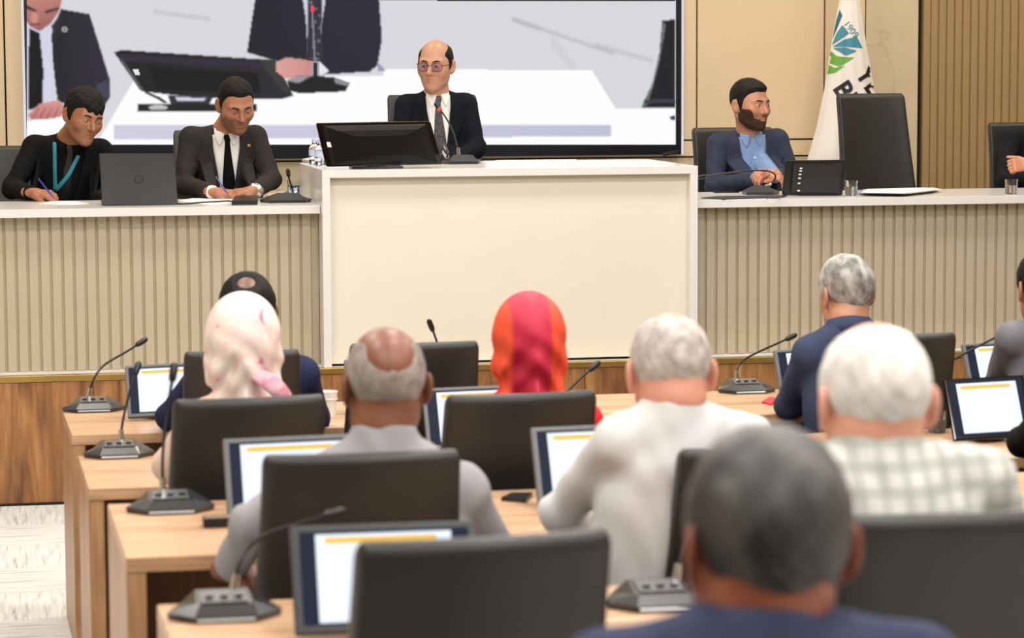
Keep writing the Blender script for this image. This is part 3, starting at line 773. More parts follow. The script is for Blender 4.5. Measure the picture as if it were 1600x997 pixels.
        if nm == 'jacket': band('jacket_collar', rc_+.014, rc_+.007, -.040, .022, 1.05, suit[0], .04, .003)
        if not back:   # collar points
            for s_ in (-1, 1):
                V, Fk = proj_patch(bvh, fr, [(s_*.010, .010), (s_*.022, -.026), (s_*.034, -.048)], [(s_*.058, .030), (s_*.060, -.010), (s_*.037, -.049)], .010, 8, 4); put('collar_point', V, Fk, cm)
    # ---- legs and shoes, seated
    if legs:
        dn = np.array([0, 0, -1.0]); F3 = fw.copy(); F3[2] = 0; F3 /= np.linalg.norm(F3); hz = fl_+.50
        hip = np.array([waist[0], waist[1], hz]); lo2 = None; segs = []
        for s_ in (-1, 1):
            h0 = hip+rx*s_*.10; kn = h0+F3*.40+rx*s_*.05+dn*.01; an = kn+F3*.03; an[2] = fl_+.09
            segs.append((h0, kn, an))
        ap = np.array([p for s_ in segs for p in s_]+[waist]); lo2 = ap.min(0)-.22; hi2 = ap.max(0)+.22; lo2[2] = fl_+.02; hi2[2] = max(waist[2]+.05, hz+.15)
        P2 = grid(lo2, hi2, .018); d2 = elp(P2, (hip+np.array([waist[0], waist[1], waist[2]]))/2, (.18*fat, .15*fat, max(.14, (waist[2]-hz)/2+.12)), np.stack([rx, fw, up]))
        for h0, kn, an in segs: d2 = smin(d2, cone(P2, h0, kn, .085, .066), .05); d2 = smin(d2, cone(P2, kn, an, .064, .05), .03)
        Vt, Ft = nets(d2, lo2, .018); put('skirt' if hijab else 'trousers', Vt, Ft, suit[0] if (nm == 'jacket') else M('dark trousers', (38, 40, 46), .8, var=.1))
        for h0, kn, an in segs:
            mb = MB().tube([an+F3*-.07+dn*.045, an+dn*.03, an+F3*.08+dn*.045, an+F3*.17+dn*.06, an+F3*.2+dn*.065], [.03, .042, .04, .03, .012], 12); put('shoe', mb.V, mb.F, M('black shoe leather', (18, 17, 16), .35, var=.1))
    return root, fr, bvh, toW, put, (neck, up, rx, fw)
# ------------------------------------------------------------------ chairs
def rr_ring(hw, hd, n=32, e=9.0):
    out = []
    for k in range(n):
        t = k*2*math.pi/n; c, s_ = math.cos(t), math.sin(t)
        out.append((math.copysign(abs(c)**(2/e), c)*hw, math.copysign(abs(s_)**(2/e), s_)*hd))
    return out
def make_chair(h=1.08, wt=.205, wb=.25):
    root = thing('office_chair', 'x', 'chair')
    rg = []; zs = list(np.linspace(.40, h-.03, 16))+[h-.018, h-.007, h]
    for z in zs:
        t = (z-.40)/(h-.40); hw = wb+(wt-wb)*(1-(1-min(t, 1))**1.8); sh_ = 1.0
        if z > h-.03: q = (z-(h-.03))/.03; sh_ = math.sqrt(max(.02, 1-.9*q*q))
        ring = []
        for (x, y) in rr_ring(hw-(.014*(1-sh_)), .03*sh_):
            ring.append((x, -.20-.13*t-.03*t*t+y+.05*(x/hw)**2*.6, z))
        rg.append(ring)
    MB().rings(rg).build('backrest', m_leather, root, True, .9)
    rg = []
    for z, s_ in ((.40, .90), (.415, .98), (.45, 1.0), (.48, .985), (.495, .93), (.50, .8)):
        rg.append([(x*s_, y*s_+.02, z+.01*(y/.24)) for x, y in rr_ring(.25, .24, 32, 4)])
    MB().rings(rg).build('seat', m_leather, root, True, .9)
    MB().lathe([(.03, .10), (.03, .24), (.022, .25), (.022, .37), (.09, .385), (.09, .40)], n=16).build('column', m_chrome, root, True)
    l0 = None; c0 = None
    for k in range(5):
        if l0 is None:
            l0 = a = MB().tube([(0, 0, .12), (.15, 0, .10), (.29, 0, .075)], [.028, .022, .016], 10).build('base_leg', m_chrome, root, True)
            c0 = b = MB().tube([(.29, -.022, .031), (.29, .022, .031)], [.03, .03], 14).build('caster', m_black, l0, True)
        else: a = l0.copy(); link(a, root); b = c0.copy(); link(b, a)
        a.rotation_euler.z = k*2*math.pi/5
    return root
chair0 = make_chair(); used = [False]
def chair(x, y, z, rz, label, group):
    if not used[0]: c = chair0; used[0] = True
    else: c = copy_tree(chair0)
    c.location = (x, y, z); c.rotation_euler.z = rz; return tag(c, label, 'chair', group)
def chair_px(xl, xr, ytop, Yb, fl_, label, rz=0.0, group='black office chairs in the audience'):
    """audience chair: the pixel span and level of the top edge of its back; Yb depth of the back"""
    a, b = PY(xl, ytop, Yb), PY(xr, ytop, Yb); c = (a+b)/2
    off = Vector((0, .36, 0)); off.rotate(Matrix.Rotation(rz, 3, 'Z'))
    o = chair(c[0]+off.x, Yb+off.y, fl_, rz, label, group)
    s_ = (c[2]-fl_)/1.08; o.scale = (abs(b[0]-a[0])/.41, 1, s_); return o

# ------------------------------------------------------------------ microphone consoles
def bez(p, n=14):
    p = [np.array(q, float) for q in p]; out = []
    for i in range(n+1):
        t = i/n; q = p
        while len(q) > 1: q = [a*(1-t)+b*t for a, b in zip(q[:-1], q[1:])]
        out.append(q[0])
    return out
def console(label, loc_, rz, neck_pts, w=.225, dep=.15, dark=False, group='microphone consoles on the audience desks', tip=None, stem0=None):
    """faceted base with a grey key plate, chrome collar and a gooseneck through the given world points"""
    c = thing('microphone_console', label, 'microphone', loc_, rz, group)
    hw, hd = w/2, dep/2
    bot = [(-hw, -hd*.25), (-hw*.55, -hd), (hw*.55, -hd), (hw, -hd*.25), (hw*.72, hd), (-hw*.72, hd)]
    mid = [(x*1.0, y*1.0) for x, y in bot]; top = [(-hw*.50, -hd*.35), (-hw*.45, -hd*.55), (hw*.45, -hd*.55), (hw*.50, -hd*.35), (hw*.46, hd*.8), (-hw*.46, hd*.8)]
    MB().rings([[(x*.96, y*.96, 0) for x, y in bot], [(x, y, .014) for x, y in mid], [(x, y, .036+.010*(y/hd)) for x, y in top]]).build('base', m_black if dark else M('console graphite', (40, 42, 44), .28, var=.05, coat=.2), c)
    pl = [(-hw*.42, -hd*.46), (hw*.42, -hd*.46), (hw*.40, hd*.55), (-hw*.40, hd*.55)]
    zt_ = lambda y: .0375+.010*(y/hd)
    pm = MB().rings([[(x, y, zt_(y)) for x, y in pl], [(x*.98, y*.98, zt_(y)+.003) for x, y in pl]]); kp = pm.build('key_plate', m_black if dark else m_unit_top, c)
    MB().rings([[(-hw*.5, -hd*.99, .004), (hw*.5, -hd*.99, .004), (hw*.5, -hd*.92, .012), (-hw*.5, -hd*.92, .012)], [(-hw*.5, -hd*.99-.003, .005), (hw*.5, -hd*.99-.003, .005), (hw*.5, -hd*.92-.003, .013), (-hw*.5, -hd*.92-.003, .013)]]).build('front_strip', m_black if dark else m_silver, c)
    for k in range(3): MB().box((-.03+.03*k, -hd*.1, .042), (.016, .010, .004), .001).build('button', m_black if not dark else m_grey, kp)
    Mi = c.matrix_basis.inverted() if False else (Matrix.Translation(c.location) @ Matrix.Rotation(rz, 4, 'Z')).inverted()
    pts = [Mi @ Vector([float(v) for v in p]) for p in neck_pts]
    b0 = pts[0]
    cur = bez(pts, 18); gn = MB().tube(cur, .0042, 8).build('gooseneck', m_black, c, True)
    MB().tube([b0+Vector((0, 0, -.012)), b0, b0+(pts[1]-b0).normalized()*.03], [.011, .010, .008], 12).build('collar', m_chrome, gn, True)
    e = cur[-1]; d_ = np.array(cur[-1])-np.array(cur[-3]); d_ /= np.linalg.norm(d_)
    MB().tube([e-d_*.006, e, e+d_*.012, e+d_*.038, e+d_*.046], [.0045, .009, .0105, .0105, .006], 14).build('capsule', m_black, gn, True)
    if tip: MB().tube([e-d_*.003, e+d_*.004, e+d_*.012], [.0098, .0112, .0112], 14).build('lit_ring', tip, gn, True)
    return c

# ------------------------------------------------------------------ monitors of the audience (screen towards the sitter, leaning back)
def desk_monitor(label, TL, TR, BL, yb, zdesk, bez_mat, page=(.16, .9, .05, .95), group='desk monitors in the audience', yaw=0.0):
    """TL, TR, BL pixels of the housing; BL stands on the desk, the height gives the lean"""
    bl = PZ(BL[0], BL[1], zdesk+.015)
    lean = .09
    tl = PY(TL[0], TL[1], bl[1]+lean); tr = PY(TR[0], TR[1], bl[1]+lean+(TR[0]-TL[0])*math.tan(yaw)*.0018)
    ex = tr-tl; W = np.linalg.norm(ex); ex /= W; ey = tl-bl; ey -= ex*(ey@ex); H = np.linalg.norm(ey); ey /= H; nz = np.cross(ex, ey)
    c = bl+ex*W/2+ey*H/2
    r = thing('desk_monitor', label, 'monitor', (c[0], c[1]+.05, zdesk), 0, group); O = np.array(r.location)
    Rm = Matrix((ex, ey, nz)).transposed()
    def slab(x0, x1, y0, y1, z0, z1, bev, nm, mt, par=None):
        mb = MB(); mb.box((0, 0, 0), (x1-x0, y1-y0, z1-z0), bev)
        mid = np.array([(x0+x1)/2-W/2, (y0+y1)/2-H/2, (z0+z1)/2])
        mb.V = [tuple(np.array(Rm @ (Vector(v)+Vector(mid)))+c-O) for v in mb.V]; return mb.build(nm, mt, par or r)
    slab(0, W, 0, H, -.022, 0, .004, 'housing', bez_mat)
    b = .018*W/.28
    gl_ = slab(b*.7, W-b*.7, b*.7, H-b*.6, -.002, .0012, 0, 'glass', m_navy)
    slab(W*page[0], W*page[1], H*page[2]+b*.4, H*page[3]-b*.4, .0012, .0020, 0, 'page', m_page, gl_)
    slab(W*(page[0]+.05), W*(page[1]-.08), H*(page[3]-.13), H*(page[3]-.075), .0020, .0026, 0, 'title_bar', m_orange, gl_)
    foot = c-O-nz*.02; MB().tube([foot, foot-nz*.04+np.array([0, 0, -.02]), (foot[0], foot[1]+.05, .012)], [.02, .02, .03], 12).build('stand', m_black, r, True)
    MB().lathe([(.075, 0), (.075, .008), (.03, .013)], (foot[0], foot[1]+.05, 0), 24).build('stand_base', m_black, r, True)
    return r

# ------------------------------------------------------------------ audience desks
def row_desk(label, far, near, z, fl_, xr):
    fa, ne = PZ(far[0], far[1], z), PZ(near[0], near[1], z); yf, yn = fa[1], ne[1]
    d = thing('council_desk', label, 'desk', (fa[0], (yf+yn)/2, fl_), group='rows of oak audience desks'); O = np.array(d.location); t = .035
    def prism(poly, z0, z1, nm, mt):
        mb = MB().rings([[(x, y, z0) for x, y in poly], [(x, y, z1) for x, y in poly]]); mb.V = [tuple(np.array(v)-O) for v in mb.V]; o = mb.build(nm, mt, d)
        bm = bmesh.new(); bm.from_mesh(o.data); bmesh.ops.recalc_face_normals(bm, faces=bm.faces); bmesh.ops.bevel(bm, geom=list(bm.edges), offset=.002, segments=1, affect='EDGES'); bm.to_mesh(o.data); bm.free(); return o
    xe = [fa[0], ne[0]]; n_ = 3; xs_ = np.linspace(max(xe)+1.6, xr, n_)
    cuts = [None]+list(xs_)
    prism([(ne[0], yn), (cuts[1]-.001, yn), (cuts[1]-.001, yf), (fa[0], yf)], z-t, z, 'top', m_desktop)
    for a, b in zip(cuts[1:-1], cuts[2:]): prism([(a+.001, yn), (b-.001, yn), (b-.001, yf), (a+.001, yf)], z-t, z, 'top', m_desktop)
    prism([(ne[0], yn+.004), (ne[0]+.045, yn+.004), (fa[0]+.045, yf-.004), (fa[0], yf-.004)], fl_, z-t, 'end_panel', m_deskside)
    for xx in xs_: prism([(xx-.045, yn+.02), (xx, yn+.02), (xx, yf-.004), (xx-.045, yf-.004)], fl_, z-t, 'end_panel', m_deskside)
    prism([(fa[0]+.05, yf-.04), (xr-.05, yf-.04), (xr-.05, yf-.02), (fa[0]+.05, yf-.02)], fl_+.12, z-t, 'modesty_panel', m_deskside)
    return d
row_desk('oak audience desk in front of the stage', (97, 640), (112, 680), .75, 0, 4.9)
row_desk('oak audience desk in front of the woman in the pink headscarf', (122, 713), (138, 764), .75, 0, 4.6)
row_desk('oak audience desk in front of the white shirt and grey shirt men', (168, 788), (197, 872), .85, .1, 3.9)
row_desk('oak audience desk in front of the empty chair and the plaid shirt man', (245, 945), (282, 1040), .85, .1, 3.3)

# consoles on the audience desks
def cons(px, py, z, label, neck, **kw):
    p = PZ(px, py, z); return console(label, (p[0], p[1], z), kw.pop('rz', 0.0), neck(p), **kw)
cons(146, 641, .75, 'console with a long gooseneck leaning over the desk before the stage, near the riser', lambda p: [p+[-.015, .05, .045], p+[.0, .06, .12], p+[.04, .10, .17], PY(172, 568, p[1]+.12), PY(214, 539, p[1]+.16)])
cons(186, 712, .75, 'console on the desk of the woman in the pink headscarf', lambda p: [p+[.008, .05, .045], p+[.012, .06, .10], PY(196, 640, p[1]+.1), PY(205, 600, p[1]+.12), PY(211, 585, p[1]+.14)])
cons(266, 797, .85, 'console with a chrome collar on the desk of the bald grey shirt man', lambda p: [p+[-.015, .05, .045], p+[-.015, .06, .12], PY(252, 700, p[1]+.1), PY(262, 640, p[1]+.12), PY(269, 594, p[1]+.14)])
cons(350, 962, .85, 'console with a bent gooseneck on the desk before the empty chair', lambda p: [p+[.025, .05, .045], PY(374, 870, p[1]+.06), PY(378, 832, p[1]+.1), PY(440, 828, p[1]+.12), PY(508, 806, p[1]+.14)], w=.235)
cons(1165, 612, .75, 'console with a long gooseneck beside the blue suit man', lambda p: [p+[-.02, .05, .045], p+[-.02, .06, .11], PY(1156, 562, p[1]+.1), PY(1195, 546, p[1]+.12), PY(1229, 530, p[1]+.14)])
cons(700, 626, .75, 'console behind the empty chair facing the podium', lambda p: [p+[0, .05, .045], p+[0, .06, .12], PY(690, 560, p[1]+.1), PY(684, 535, p[1]+.12), PY(676, 516, p[1]+.1)])
cons(880, 688, .75, 'console beside the woman in the red headscarf', lambda p: [p+[-.02, .05, .045], p+[-.02, .06, .11], PY(880, 618, p[1]+.1), PY(902, 594, p[1]+.12), PY(922, 578, p[1]+.14)])
cons(1405, 655, .75, 'console hidden beyond the white haired plaid shirt man', lambda p: [p+[.0, .05, .045], PY(1415, 610, p[1]+.06), PY(1450, 580, p[1]+.1), PY(1510, 550, p[1]+.12), PY(1586, 512, p[1]+.14)])
cons(1030, 945, .85, 'console at the elbow of the grey haired man in the navy jacket', lambda p: [p+[.05, .05, .045], p+[.06, .06, .10], p+[.09, .08, .16], p+[.13, .12, .19]], w=.235)

GB = m_grey
desk_monitor('monitor with a grey frame on the desk before the stage, near the riser', (183, 572), (300, 566), (200, 652), 0, .75, GB)
desk_monitor('monitor half hidden by the blue suit man', (1206, 547), (1316, 541), (1222, 628), 0, .75, GB)
desk_monitor('monitor beside the grey suit sleeve', (1503, 537), (1612, 531), (1518, 614), 0, .75, GB)
desk_monitor('monitor behind the bald head, before the empty chair', (528, 562), (640, 557), (545, 645), 0, .75, GB)
desk_monitor('monitor between the bald man and the red headscarf', (655, 607), (790, 601), (668, 702), 0, .75, GB)
desk_monitor('black monitor with a white page beside the plaid shirt man', (1466, 593), (1590, 586), (1492, 688), 0, .75, m_black_gloss, (.13, .88, .06, .94))
desk_monitor('large monitor with a grey frame on the desk of the bald grey shirt man', (340, 686), (540, 677), (356, 812), 0, .85, GB, (.13, .93, .05, .95))
desk_monitor('monitor beside the white shirt sleeve', (828, 668), (1010, 660), (842, 790), 0, .85, GB, (.13, .93, .05, .95))
desk_monitor('large monitor with a lit page before the empty chair', (446, 822), (736, 812), (462, 992), 0, .85, M('dark grey plastic', (52, 53, 55), .4, var=.05), (.13, .86, .05, .95))

# audience chairs
chair_px(288, 470, 549, 8.2, 0, 'black office chair of the man in the navy suit')
chair_px(548, 750, 536, 8.2, 0, 'empty black office chair before the podium, facing the stage')
chair_px(1306, 1497, 523, 8.2, 0, 'black office chair of the grey haired man in the blue suit')
chair_px(1618, 1800, 515, 8.2, 0, 'black office chair of the man in the grey suit')
chair_px(272, 512, 622, 6.68, 0, 'black office chair of the woman in the pink headscarf', math.radians(5))
chair_px(700, 938, 615, 6.68, 0, 'black office chair of the woman in the red headscarf', math.radians(5))
chair_px(1662, 1892, 590, 6.68, 0, 'black office chair beside the black monitor')
chair_px(412, 722, 709, 5.42, .1, 'black office chair of the bald man in the grey shirt')
chair_px(1066, 1376, 700, 5.42, .1, 'black office chair behind the white shirt man, mostly hidden')
chair_px(561, 967, 840, 3.86, .1, 'empty black office chair in front of the large lit monitor', math.radians(6))
chair_px(1320, 1726, 803, 3.86, .1, 'black office chair of the white haired man in the plaid shirt')
# ------------------------------------------------------------------ things on the stage
def stage_chair(xl, xr, ytop, Yb, label, turn=0.0, fl_=ST):
    a, b = PY(xl, ytop, Yb), PY(xr, ytop, Yb); c = (a+b)/2
    rz = math.pi+math.radians(turn); off = Vector((0, .36, 0)); off.rotate(Matrix.Rotation(rz, 3, 'Z'))
    o = chair(c[0]+off.x, Yb+off.y, fl_, rz, label, 'black office chairs on the stage')
    o.scale = (abs(b[0]-a[0])/.41/max(.3, math.cos(math.radians(turn))), 1, (c[2]-fl_)/1.08); return o
stage_chair(1076, 1205, 199, 13.42, 'black office chair of the bearded man in the navy blazer', 8)
stage_chair(1302, 1409, 146, 13.42, 'empty tall black office chair before the flag', 7)
stage_chair(1541, 1672, 191, 13.42, 'black office chair of the man with folded arms', 0)
stage_chair(-75, 52, 228, 13.45, 'black office chair of the man with the teal lanyard', 0)
stage_chair(270, 402, 203, 13.45, 'black office chair of the man in the charcoal suit', 0)
stage_chair(604, 742, 148, 13.5, 'black office chair at the podium', 0, ST+.2)

def slab_px(root, name, TL, TR, BR, BL, Ys, th, mat, bev=.004):
    """a flat panel through four pixels at given depths, thickened away from the viewer"""
    P4 = [PY(p[0], p[1], y) for p, y in zip((TL, TR, BR, BL), Ys)]
    ex = P4[1]-P4[0]; ey = P4[3]-P4[0]; nz = np.cross(ey, ex); nz /= np.linalg.norm(nz)
    if nz[1] > 0: nz = -nz
    O = np.array(root.location); mb = MB().rings([[tuple(p-O) for p in P4], [tuple(p-nz*th-O) for p in P4]])
    o = mb.build(name, mat, root); bm = bmesh.new(); bm.from_mesh(o.data); bmesh.ops.recalc_face_normals(bm, faces=bm.faces)
    if bev: bmesh.ops.bevel(bm, geom=list(bm.edges), offset=bev, segments=2, affect='EDGES')
    bm.to_mesh(o.data); bm.free(); return o, nz, P4
# laptop
lp = PZ(218, 321, ZD); lap = thing('laptop', 'open charcoal laptop on the stage desk, lid towards the audience', 'laptop', (lp[0], lp[1], ZD)); O = np.array(lap.location)
yl = lp[1]
_, nz, P4 = slab_px(lap, 'lid', (155, 240), (272, 240), (278, 320), (160, 321), (yl-.05, yl-.05, yl, yl), .007, M('laptop charcoal', (62, 63, 65), .45, var=.05, bump=.1, bscale=500), .003)
bw = P4[2]-P4[3]; mb = MB().rings([[tuple(P4[3]-O+[0, .002, .004]), tuple(P4[2]-O+[0, .002, .004]), tuple(P4[2]-O+[0, .235, .004]), tuple(P4[3]-O+[0, .235, .004])], [tuple(P4[3]-O+[0, .002, .018]), tuple(P4[2]-O+[0, .002, .018]), tuple(P4[2]-O+[0, .235, .016]), tuple(P4[3]-O+[0, .235, .016])]]); mb.build('base', M('laptop charcoal', (62, 63, 65)), lap)
cc = (P4[0]+P4[2])/2+nz*.001; exn = (P4[1]-P4[0])/np.linalg.norm(P4[1]-P4[0]); eyn = np.cross(nz, exn)
ringp = [cc-O+exn*math.cos(t)*.019+eyn*math.sin(t)*.019 for t in np.linspace(0, 2*math.pi, 25)]
MB().tube(ringp, .0011, 6, cap=False).build('round_emblem', M('dark chrome', (52, 52, 54), .35, .5), lap, True)
# big monitor on the podium, seen from behind
mp = PZ(600, 262, ZP); mon = thing('podium_monitor', 'large black monitor seen from behind on the podium', 'monitor', (mp[0], mp[1]+.08, ZP)); O = np.array(mon.location)
ym = mp[1]; yq1 = PZ(511, 261, ZP+.014)[1]; yq2 = PZ(692, 257, ZP+.014)[1]
_, nz, P4 = slab_px(mon, 'screen_panel', (495, 193), (673, 190), (692, 257), (511, 261), (yq1-.05, yq2-.05, yq2, yq1), .02, m_black_gloss, .005)
cen = sum(P4)/4; mb = MB(); rg = []
for s_, dz in ((.92, -.002), (.86, .012), (.70, .026), (.45, .034)): rg.append([tuple(cen+(p-cen)*s_+nz*dz-O) for p in P4])
mb.rings(rg).build('rear_cover', M('matte black cover', (9, 9, 10), .5, var=.1, spec=.3), mon)
q = PY(509, 223, ym)-O; _s, _, _ = slab_px(mon, 'label_sticker', (510, 222), (516, 222), (518.5, 230), (512, 230), (yq1-.055, yq1-.055, yq1-.052, yq1-.052), .0015, m_paper, 0)
ft = cen-O-nz*.03; fy_ = max(ft[1]+.05, YP+.10-O[1])
MB().box((ft[0], fy_, .012+(ft[2]-.012)/2), (.10, .035, ft[2]-.012), .006).build('stand', m_black, mon)
MB().box((ft[0], fy_+.01, .0065), (.24, .13, .012), .004).build('foot', M('foot grey', (52, 52, 54), .35), mon)
# small monitor on the right desk
mp = PZ(1265, 306, ZD); ym = mp[1]; mon2 = thing('desk_monitor', 'small black monitor seen from behind before the bearded man', 'monitor', (mp[0], mp[1]+.05, ZD)); O = np.array(mon2.location)
_, nz, P4 = slab_px(mon2, 'screen_panel', (1228, 251), (1322, 250), (1316, 306), (1222, 305), (ym+.02, ym-.03, ym-.02, ym+.03), .022, m_black, .004)
slab_px(mon2, 'rear_cover', (1240, 256), (1316, 256), (1311, 302), (1236, 301), (ym-.012, ym-.05, ym-.04, ym-.004), .014, M('black rear cover', (22, 22, 23), .5), .003)
for k, yy in enumerate((263, 267, 272.5, 278.5, 286.5, 298)): slab_px(mon2, 'port_mark', (1250-k*.8, yy-1), (1254-k*.8, yy-1), (1253.6-k*.8, yy+1), (1249.6-k*.8, yy+1), (ym-.022,)*4, .001, m_paper, 0)
MB().box((.03, .04, .006), (.14, .10, .012), .004).build('foot', m_black, mon2)
# consoles on the stage
SG = 'microphone consoles on the stage desks'
p = PZ(722, 256, ZP); console('black console with a lit red microphone tip on the podium', (p[0], p[1]+.02, ZP), math.pi, [p+[-.018, .0, .05], PY(716, 236, p[1]), PY(712, 210, p[1]+.02), PY(703, 190, p[1]+.05), PY(688, 172, p[1]+.08)], w=.2, dark=True, group=SG, tip=emit('lit red ring', (255, 70, 70), 1.2))
p = PZ(447, 316, ZD); console('black console with an upright microphone before the charcoal suit man', (p[0], p[1], ZD), math.pi, [p+[.03, .0, .03], PY(460, 303, p[1]), PY(456, 290, p[1]-.02), PY(451, 280, p[1]-.03), PY(451, 275, p[1]-.05)], w=.25, dark=True, group=SG)
p = PZ(1190, 304, ZD); console('black console with a long gooseneck before the bearded man', (p[0], p[1]+.02, ZD), math.pi-.3, [p+[.03, .03, .04], PY(1222, 280, p[1]+.03), PY(1222, 258, p[1]+.02), PY(1180, 264, p[1]-.05), PY(1102, 275.5, p[1]-.16)], w=.19, dark=True, group=SG)
# papers, folders, phone, glasses, bottles
def paper(name, label, cat, pix, z, mat, th=.0012, group=None):
    P_ = [PZ(x, y, z) for x, y in pix]; c = sum(P_)/len(P_); mb = MB().rings([[tuple(p_-c) for p_ in P_], [tuple(p_-c+[0, 0, th]) for p_ in P_]])
    o = mb.build(name, mat); o.location = Vector(c); bm = bmesh.new(); bm.from_mesh(o.data); bmesh.ops.recalc_face_normals(bm, faces=bm.faces); bm.to_mesh(o.data); bm.free(); return tag(o, label, cat, group)
paper('paper_sheet', 'white sheet under the pen of the man with the lanyard', 'paper', [(62, 319), (80, 314.5), (120, 315), (140, 318.5), (110, 320.5)], ZD+.0005, m_paper)
paper('paper_sheet', 'white sheet under the writing hand of the charcoal suit man', 'paper', [(280, 314), (300, 310), (365, 309), (362, 318), (330, 321)], ZD+.0005, m_paper)
paper('folder', 'black folder before the charcoal suit man', 'folder', [(362, 320.5), (368, 312), (404, 311.3), (402, 320)], ZD+.0005, m_black, .02)
paper('book', 'thin book with pale page edges leaning on the console', 'book', [(416, 309), (436, 299), (450, 301), (432, 311)], ZD+.012, M('pale page edges', (190, 178, 150), .7), .012)
for k, (dx, dy) in enumerate(((0, 0), (6, -.6), (-3, -1.4), (10, -2.2), (3, -3.0))):
    paper('document', ['lowest white document in the stack on the right stage desk', 'white document second from the bottom of the stack on the desk', 'violet document in the middle of the paper stack', 'white document lying on the violet one in the stack', 'topmost white document of the stack beside the water glass'][k], 'paper', [(1343+dx, 303+dy*.5), (1352+dx, 297+dy*.3), (1440+dx*1.8, 294.5+dy*.2), (1462+dx, 297.5+dy*.3), (1410+dx, 304+dy*.5)], ZD+.0006+k*.004, m_paper if k != 2 else M('violet paper', (150, 146, 172), .8), .003, 'documents in the stack')
paper('phone', 'black phone lying before the bearded man', 'phone', [(1115, 301.5), (1117, 298.6), (1155, 298.3), (1155, 301.2)], ZD+.0005, m_black_gloss, .008)
paper('folder', 'dark blue folder at the edge of the right stage desk', 'folder', [(1096, 310), (1120, 307.5), (1230, 306), (1226, 308.5), (1130, 312)], ZD+.0005, M('navy folder', (40, 42, 66), .4), .004)
def tumbler(px, py, z, label, r=.032, h=.075, level=.6):
    p = PZ(px, py, z); g = thing('water_glass', label, 'glass', (p[0], p[1], z), group='water glasses')
    MB().lathe([(r*.82, 0), (r*.9, .004), (r, h), (r-.0025, h), (r*.82-.002, .008), (.001, .007)], n=20).build('glass', m_glass, g, True)
    for k in range(8):
        t = k*math.pi/4; MB().tube([(math.cos(t)*r*.87, math.sin(t)*r*.87, .008), (math.cos(t)*r*.98, math.sin(t)*r*.98, h*.62)], .0022, 6).build('cut_ridge', m_glass, g, True)
    MB().lathe([(r*.80, .0085), (r*.86, h*level), (.001, h*level)], n=20).build('water', m_glass, g, True); return g
tumbler(1330, 306, ZD, 'cut water glass beside the small black monitor')
tumbler(1580, 304, ZD, 'cut water glass before the man with folded arms')
tumbler(459, 304, ZD, 'water glass behind the upright microphone')
def bottle(px, py, z, label):
    p = PZ(px, py, z); b = thing('water_bottle', label, 'bottle', (p[0], p[1], z), group='small water bottles on the podium')
    MB().lathe([(.026, 0), (.029, .006), (.029, .03), (.027, .036), (.029, .042), (.029, .075), (.024, .092), (.012, .104), (.012, .112)], n=20).build('plastic', m_glass, b, True)
    MB().lathe([(.014, .110), (.014, .124), (.010, .126)], n=16).build('cap', M('pale blue cap', (190, 200, 236), .4), b, True)
    MB().lathe([(.0293, .044), (.0293, .072)], n=20, cap=False).build('label_band', M('bottle label', (196, 206, 234), .5), b, True); return b
bottle(492, 257, ZP, 'small water bottle on the podium beside the napkin'); bottle(501, 259, ZP, 'small water bottle on the podium touching the monitor')
paper('napkin', 'white folded napkin on the podium corner', 'napkin', [(472, 252.5), (480, 250.5), (490, 251), (488, 254.5)], ZP+.0005, m_paper, .012)
paper('paper_sheet', 'bright paper sheets on the podium beside the console', 'paper', [(760, 257), (775, 251), (900, 249.5), (905, 255)], ZP+.0005, m_paper, .002)
cable = MB().tube(bez([PZ(x, y, ZD+.005) for x, y in ((276, 318), (300, 322), (320, 308), (345, 324), (350, 308), (368, 317))], 30), .004, 8).build('laptop_cable', m_black, smooth=True); tag(cable, 'black cable curling from the laptop across the stage desk', 'cable')
cb = MB().tube(bez([PZ(1219, 309, ZD+.004), PZ(1212, 310.5, ZD+.03), PZ(1203, 309, ZD+.03), PZ(1198, 310.5, ZD+.004)], 16), .003, 8).build('monitor_cable', m_grey, smooth=True); tag(cb, 'thin looped cable beside the small black monitor', 'cable')
# audience desk small things
def cup(px, py, z, label):
    p = PZ(px, py, z); c = thing('paper_cup', label, 'cup', (p[0], p[1], z))
    MB().lathe([(.026, 0), (.036, .085), (.037, .088), (.034, .088), (.025, .004)], n=20).build('cup', M('white paper cup', (236, 236, 232), .6), c, True); MB().lathe([(.0375, .06), (.037, .064), (.036, .064)], n=20, cap=False).build('sleeve', m_paper, c, True)
cup(512, 650, .75, 'white paper cup on the desk beside the bald grey shirt man')
tumbler(1464, 676, .75, 'water glass beside the black monitor in the audience')
ph = PZ(346, 822, .85); dk = thing('phone', 'silver phone in a dock under the large monitor', 'phone', (ph[0], ph[1], .85)); MB().box((0, 0, .012), (.09, .05, .024), .003).build('dock', m_black, dk); MB().box((0, -.02, .028), (.085, .012, .008), .002).build('phone_body', m_silver, dk)
paper('notebook', 'dark notebook on the desk beside the grey shirt sleeve', 'notebook', [(783, 783), (800, 775), (832, 775), (822, 786)], .8505, m_black, .01)
paper('red_folder', 'red and white folder beside the long gooseneck console', 'folder', [(1190, 630), (1203, 622), (1212, 624), (1206, 634)], .7505, M('red folder', (196, 40, 60), .5), .006)
